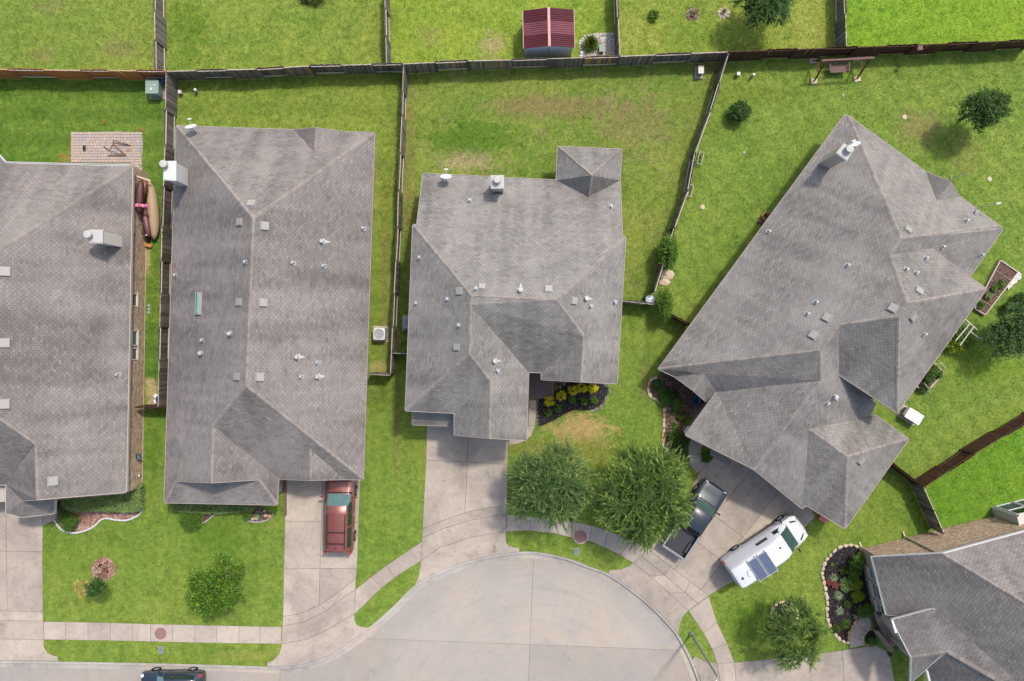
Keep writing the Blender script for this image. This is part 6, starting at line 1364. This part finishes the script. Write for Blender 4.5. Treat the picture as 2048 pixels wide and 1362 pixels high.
m.build('tube', MT['rust'], t); m = MB().box(k9(920, 553, .1), (1.05, .09, .05), .0); m.build('slat', MT['brownpaint'], t)
t = thing('twig', 'long thin reddish twig lying at the left of the patio', 'twig', P(160, 290, .06)); MB().tube([k9(255, 230, .08)+P(233, 295)-t.location, k9(290, 350, .09)+P(233, 295)-t.location, k9(285, 480, .08)+P(233, 295)-t.location, k9(320, 640, .08)+P(233, 295)-t.location], .022, 5).build('stem', MT['pot'], t)
o = MB().blob((0, 0, 0), (.1, .22, .1), 8, 5, .2).build('dark_rag', plain('dark_cloth', (.03, .03, .045), .95), None, True); o.location = P(168.5, 296, .1); tag(o, 'dark crumpled rag on the patio right of the reddish twig', 'rag')
for i, (u, v) in enumerate(((257, 301), (207, 245), (281, 259))):
    t = thing('dry_leaf', ['curled dry leaf on the patio beside the metal frame', 'large orange leaf on the lawn above the patio', 'orange leaf at the upper right corner of the patio'][i], 'leaf', P(u, v, .05), i*1.3); m = MB(); m.add([(-.2, 0, .03), (0, -.11, .0), (.22, 0, .05), (0, .12, .02), (0, 0, .06)], [(0, 1, 4), (1, 2, 4), (2, 3, 4), (3, 0, 4), (4, 1, 0), (4, 2, 1), (4, 3, 2), (4, 0, 3)]); m.build('blade', plain('dry_leaf', (.40, .17, .05) if i else (.44, .33, .2), .8), t)
# ---------------------------------------------------------------- boats beside the left edge house
def hull(name, label, cat, pts, wid, dep, mat, z, roll=0.0, rim=None, n=14, group=None):
    a, b = P(*pts[0], z), P(*pts[1], z); d = (b-a); L = d.length; d.normalize(); t = thing(name, label, cat, (a+b)/2, math.atan2(d.y, d.x), group)
    vs = []; fs = []; k = 9; cr, sr = math.cos(roll), math.sin(roll)
    for i in range(n+1):
        u = i/n*2-1; f = max(.02, (1-abs(u)**2.6))**.6
        for j in range(k):
            q = math.pi*j/(k-1); y = -math.cos(q)*wid/2*f; zz = -math.sin(q)**.7*dep*(.25+.75*f)+.12*abs(u)**3
            vs.append((u*L/2, y*cr-zz*sr, y*sr+zz*cr))
    for i in range(n):
        for j in range(k-1): fs.append((i*k+j, i*k+j+1, (i+1)*k+j+1, (i+1)*k+j))
    o = raw('hull', vs, fs, mat, t, smooth=True); md = o.modifiers.new('thick', 'SOLIDIFY'); md.thickness = .025
    if rim:
        m = MB()
        for s in (0, k-1): m.tube([vs[i*k+s] for i in range(n+1)], .022, 5)
        m.build('gunwale', rim, t)
    return t
slab = struct(MB().prism(px([(266, 352), (292, 356), (291, 478), (266, 476)]), -.05, .05).build('boat_slab', MT['walk']))
t = hull('canoe', 'long tan canoe leaning on its side beside the brick wall', 'canoe', ((298, 361), (309, 480)), .82, .5, MT['canoe'], .42, R(122), MT['maroon'])
MB().bar((-.8, -.2, -.2), (-.8, .2, -.2), .05).build('thwart', MT['brownpaint'], t)
t = hull('kayak', 'maroon kayak nearest the brick wall under the rack', 'kayak', ((282, 357), (277, 428)), .55, .3, plain('dark_kayak', (.075, .028, .026), .5, .3), 1.75, R(180))
t = hull('kayak', 'maroon kayak between the rack and the tan canoe', 'kayak', ((287, 412), (298, 474)), .45, .3, plain('purple_kayak', (.13, .05, .06), .4, .4), .75, R(165))
t = hull('kayak', 'brown kayak lying crosswise at the top of the boat rack', 'kayak', ((292, 360), (280, 408)), .42, .26, plain('brown_kayak', (.17, .06, .04), .4, .4), 1.45, R(180))
t = thing('boat_rack', 'wooden boat rack with a slanted top beam by the house corner', 'rack', P(284, 358)); q = lambda u, v, z: P(u, v, z)-t.location
for a, b, w in (((266, 350, 1.5), (301, 361.5, 1.15), .11), ((267, 356, 1.3), (294, 366, 1.1), .09)): MB().bar(q(*a), q(*b), w, .09).build('beam', MT['tan'], t)
for u, v in ((293, 362), (293, 470)): MB().bar(q(u-2, v, 0), q(u, v, 1.15), .09).build('post', MT['tan'], t)
MB().bar(q(268, 362, 1.9), q(268, 466, 1.9), .1, .07).build('side_beam', MT['rail'], t)
t = thing('pool_float', 'pink and orange patterned float strapped across the kayaks', 'float', P(282, 411, 2.0)); m = MB(); 
for i in range(7): m.blob((-.36+i*.12, .02*math.sin(i), 0), (.085, .13, .06), 8, 5, .05, i % 3)
m.build('float', [plain('pink', (.55, .10, .22), .5), plain('orange', (.60, .25, .08), .5), plain('violet', (.28, .07, .32), .5)], t, True)
t = thing('bicycle', 'black bicycle leaning between the rack and the brick wall', 'bicycle', P(298, 464, 0), R(96))
for x in (-.48, .48):
    w = MB().lathe((0, 0, 0), [(.30, -.02), (.33, -.02), (.33, .02), (.30, .02)], 20, axis='y'); w.bar((-.3, 0, 0), (.3, 0, 0), .01).bar((0, 0, -.3), (0, 0, .3), .01); o = w.build('wheel', MT['rubber'], t); o.location = (x, 0, .33)
MB().tube([(-.48, 0, .33), (-.1, 0, .32), (.38, 0, .8), (.48, 0, .33)], .02, 6).tube([(-.1, 0, .32), (-.2, 0, .85), (.38, 0, .8)], .02, 6).tube([(-.2, 0, .82), (-.48, 0, .33)], .015, 6).build('frame', MT['black'], t); MB().box((-.22, 0, .9), (.24, .14, .05)).build('saddle', MT['black'], t, bevel=.02); MB().bar((.36, -.28, .98), (.36, .28, .98), .03).bar((.37, 0, .8), (.36, 0, .98), .03).build('handlebar', MT['black'], t)
o = MB().bar(P(267, 483, .35)-P(285, 487, 0), P(303, 492, .25)-P(285, 487, 0), .24, .05).bar(P(268, 480.5, .3)-P(285, 487, 0), P(300, 489, .2)-P(285, 487, 0), .05, .12).build('lumber_board', MT['fence_n']); o.location = P(285, 487); tag(o, 'orange lumber board resting beside the end of the tan canoe', 'board')
t = thing('hose_reel', 'blue grey hose reel on the brick wall near the front of the left edge house', 'hose reel', P(284, 910, .0), R(3)); m = MB().lathe((.12, 0, .8), [(.2, -.16), (.2, -.12), (.1, -.12), (.1, .12), (.2, .12), (.2, .16), (.001, .16)], 16, axis='y'); m.build('reel', plain('hose_blue', (.07, .12, .19), .6), t, True); MB().box((.05, .0, .75), (.06, .3, .5)).bar((.1, .2, .95), (.35, .25, .95), .03).bar((.1, -.2, .95), (.33, -.22, .95), .03).build('bracket', MT['black'], t)
t = thing('faucet', 'small dark wall faucet on the brick wall below the hose reel', 'faucet', P(284, 948, 0)); MB().cone((0, 0, .6), (.16, 0, .6), .03, .03, 8).cone((.12, 0, .6), (.12, 0, .45), .03, .03, 8).build('spout', MT['black'], t); MB().cone((.1, 0, .64), (.1, 0, .67), .06, .06, 8).build('handle', MT['lens'], t)
t = thing('plastic_bag', 'white and blue bag slumped against the dark fence by the gate', 'bag', P(314, 797)); MB().blob((0, .14, .16), (.14, .22, .2), 9, 6, .22).blob((-.06, -.2, .14), (.12, .18, .16), 9, 6, .25).build('bag', plain('white_plastic', (.62, .66, .76), .4, .4), t, True); MB().blob((.12, -.02, .22), (.08, .2, .22), 8, 5, .2).build('blue_part', plain('navy_cloth', (.04, .05, .14), .8), t, True)
# ---------------------------------------------------------------- dishes and antennas on the roofs
def dish(label, u, v, z, head, arm, r=.36):
    p = z.hit(u, v)[0]+Vector((0, 0, .55)); k = p.z; p = P(u, v, k+.35); t = thing('satellite_dish', label, 'satellite dish', p, head)
    MB().cone((0, 0, -.95), (0, 0, 0), .03, .03, 8).box((0, 0, -.93), (.2, .2, .03)).build('mast', MT['galv'], t)
    vs = [(0, .06, .0)]; fs = []
    for k in (1, 2, 3):
        for i in range(18):
            a = 2*math.pi*i/18; q = r*k/3; x, zz = math.cos(a)*q*1.05, math.sin(a)*q; y = .06+.35*(k/3)**2*r; tl = R(35); vs.append((x, y*math.cos(tl)-zz*math.sin(tl), y*math.sin(tl)+zz*math.cos(tl)))
    for i in range(18): fs.append((0, 1+i, 1+(i+1) % 18))
    for k in range(2):
        for i in range(18): a, b = 1+k*18+i, 1+k*18+(i+1) % 18; fs.append((a, a+18, b+18, b))
    o = raw('reflector', vs, fs, plain('dish_white', (.60, .64, .68), .4, .4, 0, .05), t, smooth=True); md = o.modifiers.new('thick', 'SOLIDIFY'); md.thickness = .02
    MB().tube([(0, -.02, -.3), (0, .35, -.05), (0, arm, .08)], .02, 6).build('arm', MT['galv'], t); MB().box((0, arm, .1), (.26, .1, .1)).build('feedhorn', MT['white'], t, bevel=.02)
dish('satellite dish on the top left roof corner of the green skylight house', 383, 258, h2, R(8), .62)
dish('satellite dish on the back roof edge of the middle house', 892, 358, h3, R(-2), .6)
dish('satellite dish beside the chimney of the angled house', 1712, 292, h4, R(30), .35, .28)
t = thing('roof_antenna', 'thin white antenna standing on the small rear gable of the angled house', 'antenna', P(1901, 360, 4.05)); c = t.location; MB().cone((0, 0, 0), (0, 0, 2.0), .025, .02, 8).build('mast', MT['white'], t); MB().bar((-.05, .25, .25), (.0, -.02, .1), .03).build('bracket', MT['white'], t)
t = thing('roof_antenna', 'thin grey wire antenna over the right roof edge of the angled house', 'antenna', P(1955, 417, 3.2)); MB().cone((0, 0, -.3), (0, 0, .9), .02, .02, 8).build('mast', MT['grey'], t); MB().tube([(0, 0, .9), (.5, .1, 1.0), (.85, .2, 1.0)], .012, 6).build('arm', MT['grey'], t); MB().box((.75, .17, 1.0), (.3, .09, .08), .2).build('head', MT['galv'], t)
# ---------------------------------------------------------------- vegetable beds behind the angled house
def raised_bed(label, c, rim_pts=None, hh=.28, plants=()):
    q = ccw(px(c)); cx0 = sum(p[0] for p in q)/len(q); cy0 = sum(p[1] for p in q)/len(q); t = thing('raised_bed', label, 'raised bed', (cx0, cy0, 0)); q = [(x-cx0, y-cy0) for x, y in q]
    for i in range(len(q)): a, b = q[i], q[(i+1) % len(q)]; MB().bar((*a, hh/2+.02), (*b, hh/2+.02), .07, hh).build('board', MT['rail'], t)
    raw('soil', [(x, y, hh-.06) for x, y in q], [tuple(range(len(q)))], MT['m_brown'], t)
    m = MB()
    for k in range(1, 5): u = k/5; m.tube([(q[0][0]+(q[3][0]-q[0][0])*u, q[0][1]+(q[3][1]-q[0][1])*u, hh), (q[1][0]+(q[2][0]-q[1][0])*u, q[1][1]+(q[2][1]-q[1][1])*u, hh)], .012, 5)
    m.build('string', MT['lead'], t); return t
raised_bed('long brown raised bed of soil near the right edge', [(1996, 521), (2031, 545), (1966, 630), (1945, 617)])
for i, (u, v, r) in enumerate(((1957, 609, .3), (1973, 592, .25), (1997, 568, .3), (1985, 578, .2))): shrub(['bright vegetable plant at the lower end of the long raised bed', 'small vegetable plant in the middle of the long raised bed', 'leafy vegetable plant at the upper right of the long raised bed', 'tiny vegetable plant between the two middle ones in the long raised bed'][i], u, v, r, .4, 'mid' if i != 1 else 'hedge', 22, 16, .1, .06, 'vegetable_plant', z=.2, cat='vegetable', clump=.3)
t = thing('tarp', 'crumpled white sheet beside the long raised bed', 'sheet', P(2026, 561)); vs = []; fs = []
for i in range(9):
    for j in range(6): x, y = -.55+i*.14, -.22+j*.09; vs.append((x*.8-y*.3+rnd.uniform(-.04, .04), x*.75+y+rnd.uniform(-.04, .04), .05+rnd.uniform(0, .12)))
for i in range(8):
    for j in range(5): a = i*6+j; fs.append((a, a+6, a+7, a+1))
raw('sheet', vs, fs, MT['white'], t); 
t = thing('trellis', 'white pipe trellis over tomato plants behind the angled house', 'trellis', P(1934, 668)); q = lambda u, v, z: P(u, v, z)-t.location
for a, b in (((1931, 638.6), (1955, 660)), ((1940, 647), (1911, 682)), ((1948.6, 652), (1920, 691)), ((1940, 662), (1960, 678))): MB().tube([q(*a, 1.3), q(*b, 1.3)], .035, 6).build('bar', MT['white'], t)
for u, v in ((1931, 639), (1955, 660), (1911, 682), (1920, 691), (1960, 678)): MB().tube([q(u, v, 1.3), q(u-34*.023*1.0, v, 0)], .03, 6).build('upright', MT['white'], t)
for i, (u, v, r, mt) in enumerate(((1918, 678, .7, 'bright'), (1912, 695, .6, 'lime'), (1935, 684, .55, 'mid'), (1924, 660, .5, 'hedge'))): shrub(['big tomato plant under the white trellis', 'yellow green tomato plant below the white trellis', 'tomato plant at the right foot of the white trellis', 'sparse tomato plant at the top of the white trellis'][i], u-12, v, r, .9, mt, 40, 20, .17, .07, 'tomato_plant', cat='vegetable', clump=.3)
raised_bed('lower raised bed with wire hoops by the angled house wall', [(1862, 724), (1884, 745), (1846, 786), (1828, 770)])
for i, (u, v, r) in enumerate(((1864, 742, .4), (1852, 757, .35), (1873, 747, .3), (1845, 775, .35))): shrub(['leafy plant at the upper end of the hooped raised bed', 'leafy plant in the middle of the hooped raised bed', 'plant at the right rim of the hooped raised bed', 'plant at the lower end of the hooped raised bed'][i], u, v, r, .4, 'dark' if i % 2 else 'mid', 26, 18, .12, .06, 'vegetable_plant', z=.2, cat='vegetable', clump=.3)
t = thing('wire_hoops', 'pale wire hoops bowed over the lower raised bed', 'hoops', P(1872, 755)); q = lambda u, v, z: P(u, v, z)-t.location
for pts in (((1866, 722, .2), (1880, 723, .9), (1893, 737, .9), (1894, 744, .2)), ((1842, 766, .2), (1850, 768, .7), (1860, 780, .7), (1861, 789, .2))): MB().tube([q(*p) for p in pts], .018, 6).build('hoop', MT['white'], t)
# ---------------------------------------------------------------- small things at the house corners
t = thing('step', 'red brick step at the garage corner of the angled house', 'step', P(1645, 1037), R(-35)); 
for i in range(4):
    for j in range(3): MB().box((-.24+i*.16, -.12+j*.12, .1), (.15, .11, .2)).build('brick', MT['red'] if False else plain('red_brick', (.50, .16, .14), .85, .2, 0, .2) if (i, j) == (0, 0) else bpy.data.materials['red_brick'], t)
for i, (u, v, w, h, c) in enumerate(((737, 888, .16, .3, 'white'), (731, 913, .3, .55, 'black'), (730, 932, .14, .42, 'white'))):
    o = MB().box((0, 0, 1.3), (w*.6, h*.9, .5)).box((0, 0, 1.57), (w*.7, h, .04)).build('utility_box', MT['white'] if c == 'white' else MT['black'], None, bevel=.01); o.location = P(u-4, v, 0); tag(o, ['white utility panel on the side wall of the green skylight house', 'black utility panel below the white one by the red car driveway', 'slim white utility panel nearest the red car'][i], 'utility panel')
t = thing('wall_lantern', 'dark wall lantern by the arched entry of the corner brick house', 'lantern', P(1755, 1225, 2.1)); MB().cone((0, 0, 0), (0, 0, .32), .09, .12, 8).build('glass', MT['black'], t); MB().cone((0, 0, .32), (0, 0, .45), .15, .02, 8).build('cap', MT['black'], t)
t = thing('wall_lantern', 'dark wall lantern at the garage end of the corner brick house', 'lantern', P(1776, 1306, 2.1)); MB().cone((0, 0, 0), (0, 0, .32), .09, .12, 8).build('glass', MT['black'], t); MB().cone((0, 0, .32), (0, 0, .45), .15, .02, 8).build('cap', MT['black'], t)
m = MB()
for i in range(9): m.box((0, -1.1+i*.28, .06), (.13, .24, .14))
for k in range(9):
    o = MB().box((0, 0, .06), (.13, .24, .13)).build('edging_brick', MT['brownpaint'], bpy.data.objects['driveway.001']); o.location = P(571.5, 966+k*7.6, .03)

# ---------------------------------------------------------------- grass blades on the lawns
def pip(X, Y, poly):
    r = np.zeros(len(X), bool)
    xs = [p[0] for p in poly]; ys = [p[1] for p in poly]
    m = np.nonzero((X > min(xs)) & (X < max(xs)) & (Y > min(ys)) & (Y < max(ys)))[0]
    x, y = X[m], Y[m]; q = np.zeros(len(m), bool)
    for i in range(len(poly)):
        (x1, y1), (x2, y2) = poly[i], poly[i-1]
        if abs(y1-y2) < 1e-9: continue
        q ^= ((y1 > y) != (y2 > y)) & (x < (x2-x1)*(y-y1)/(y2-y1)+x1)
    r[m] = q; return r
xa, ya = P2(-12, 1374); xb, yb = P2(2060, -12)
NT = int((xb-xa)*(yb-ya)*62)
GX = nrs.uniform(xa, xb, NT); GY_ = nrs.uniform(ya, yb, NT)
keep = np.ones(NT, bool)
for q in PAVED+BEDS+[[(p[0], p[1]) for p in px(pq)]]: keep &= ~pip(GX, GY_, q)
for hs in (h1, h2, h3, h4, h5):
    for f in hs.faces:
        pts = ccw([(hs.V[k].x, hs.V[k].y) for k in f]); keep &= ~pip(GX, GY_, offset_poly(pts, .9) if len(pts) == 3 else pts)
GX, GY_ = GX[keep], GY_[keep]
for nm, pts, m in plots:
    s = pip(GX, GY_, ccw(pts)); x, y = GX[s], GY_[s]; n = len(x)
    if n < 10: continue
    nb = 3; X = np.repeat(x, nb)+nrs.normal(0, .035, n*nb); Y = np.repeat(y, nb)+nrs.normal(0, .035, n*nb); N = n*nb
    a = nrs.uniform(0, 6.28, N); h = nrs.uniform(.025, .06, N); l = nrs.uniform(.03, .10, N); w = nrs.uniform(.010, .022, N)
    V = np.empty((N*3, 3)); ca, sa = np.cos(a), np.sin(a)
    V[0::3] = np.c_[X-sa*w, Y+ca*w, np.zeros(N)]; V[1::3] = np.c_[X+sa*w, Y-ca*w, np.zeros(N)]; V[2::3] = np.c_[X+ca*l, Y+sa*l, h]
    me = bpy.data.meshes.new('grass'); me.vertices.add(N*3); me.vertices.foreach_set('co', V.ravel()); me.loops.add(N*3); me.loops.foreach_set('vertex_index', np.arange(N*3, dtype=np.int32))
    me.polygons.add(N); me.polygons.foreach_set('loop_start', np.arange(0, N*3, 3, dtype=np.int32)); me.materials.append(m); me.update(); me.validate()
    o = stuff(link(bpy.data.objects.new('grass', me))); tag(o, 'short mown grass blades covering the lawns', 'grass')
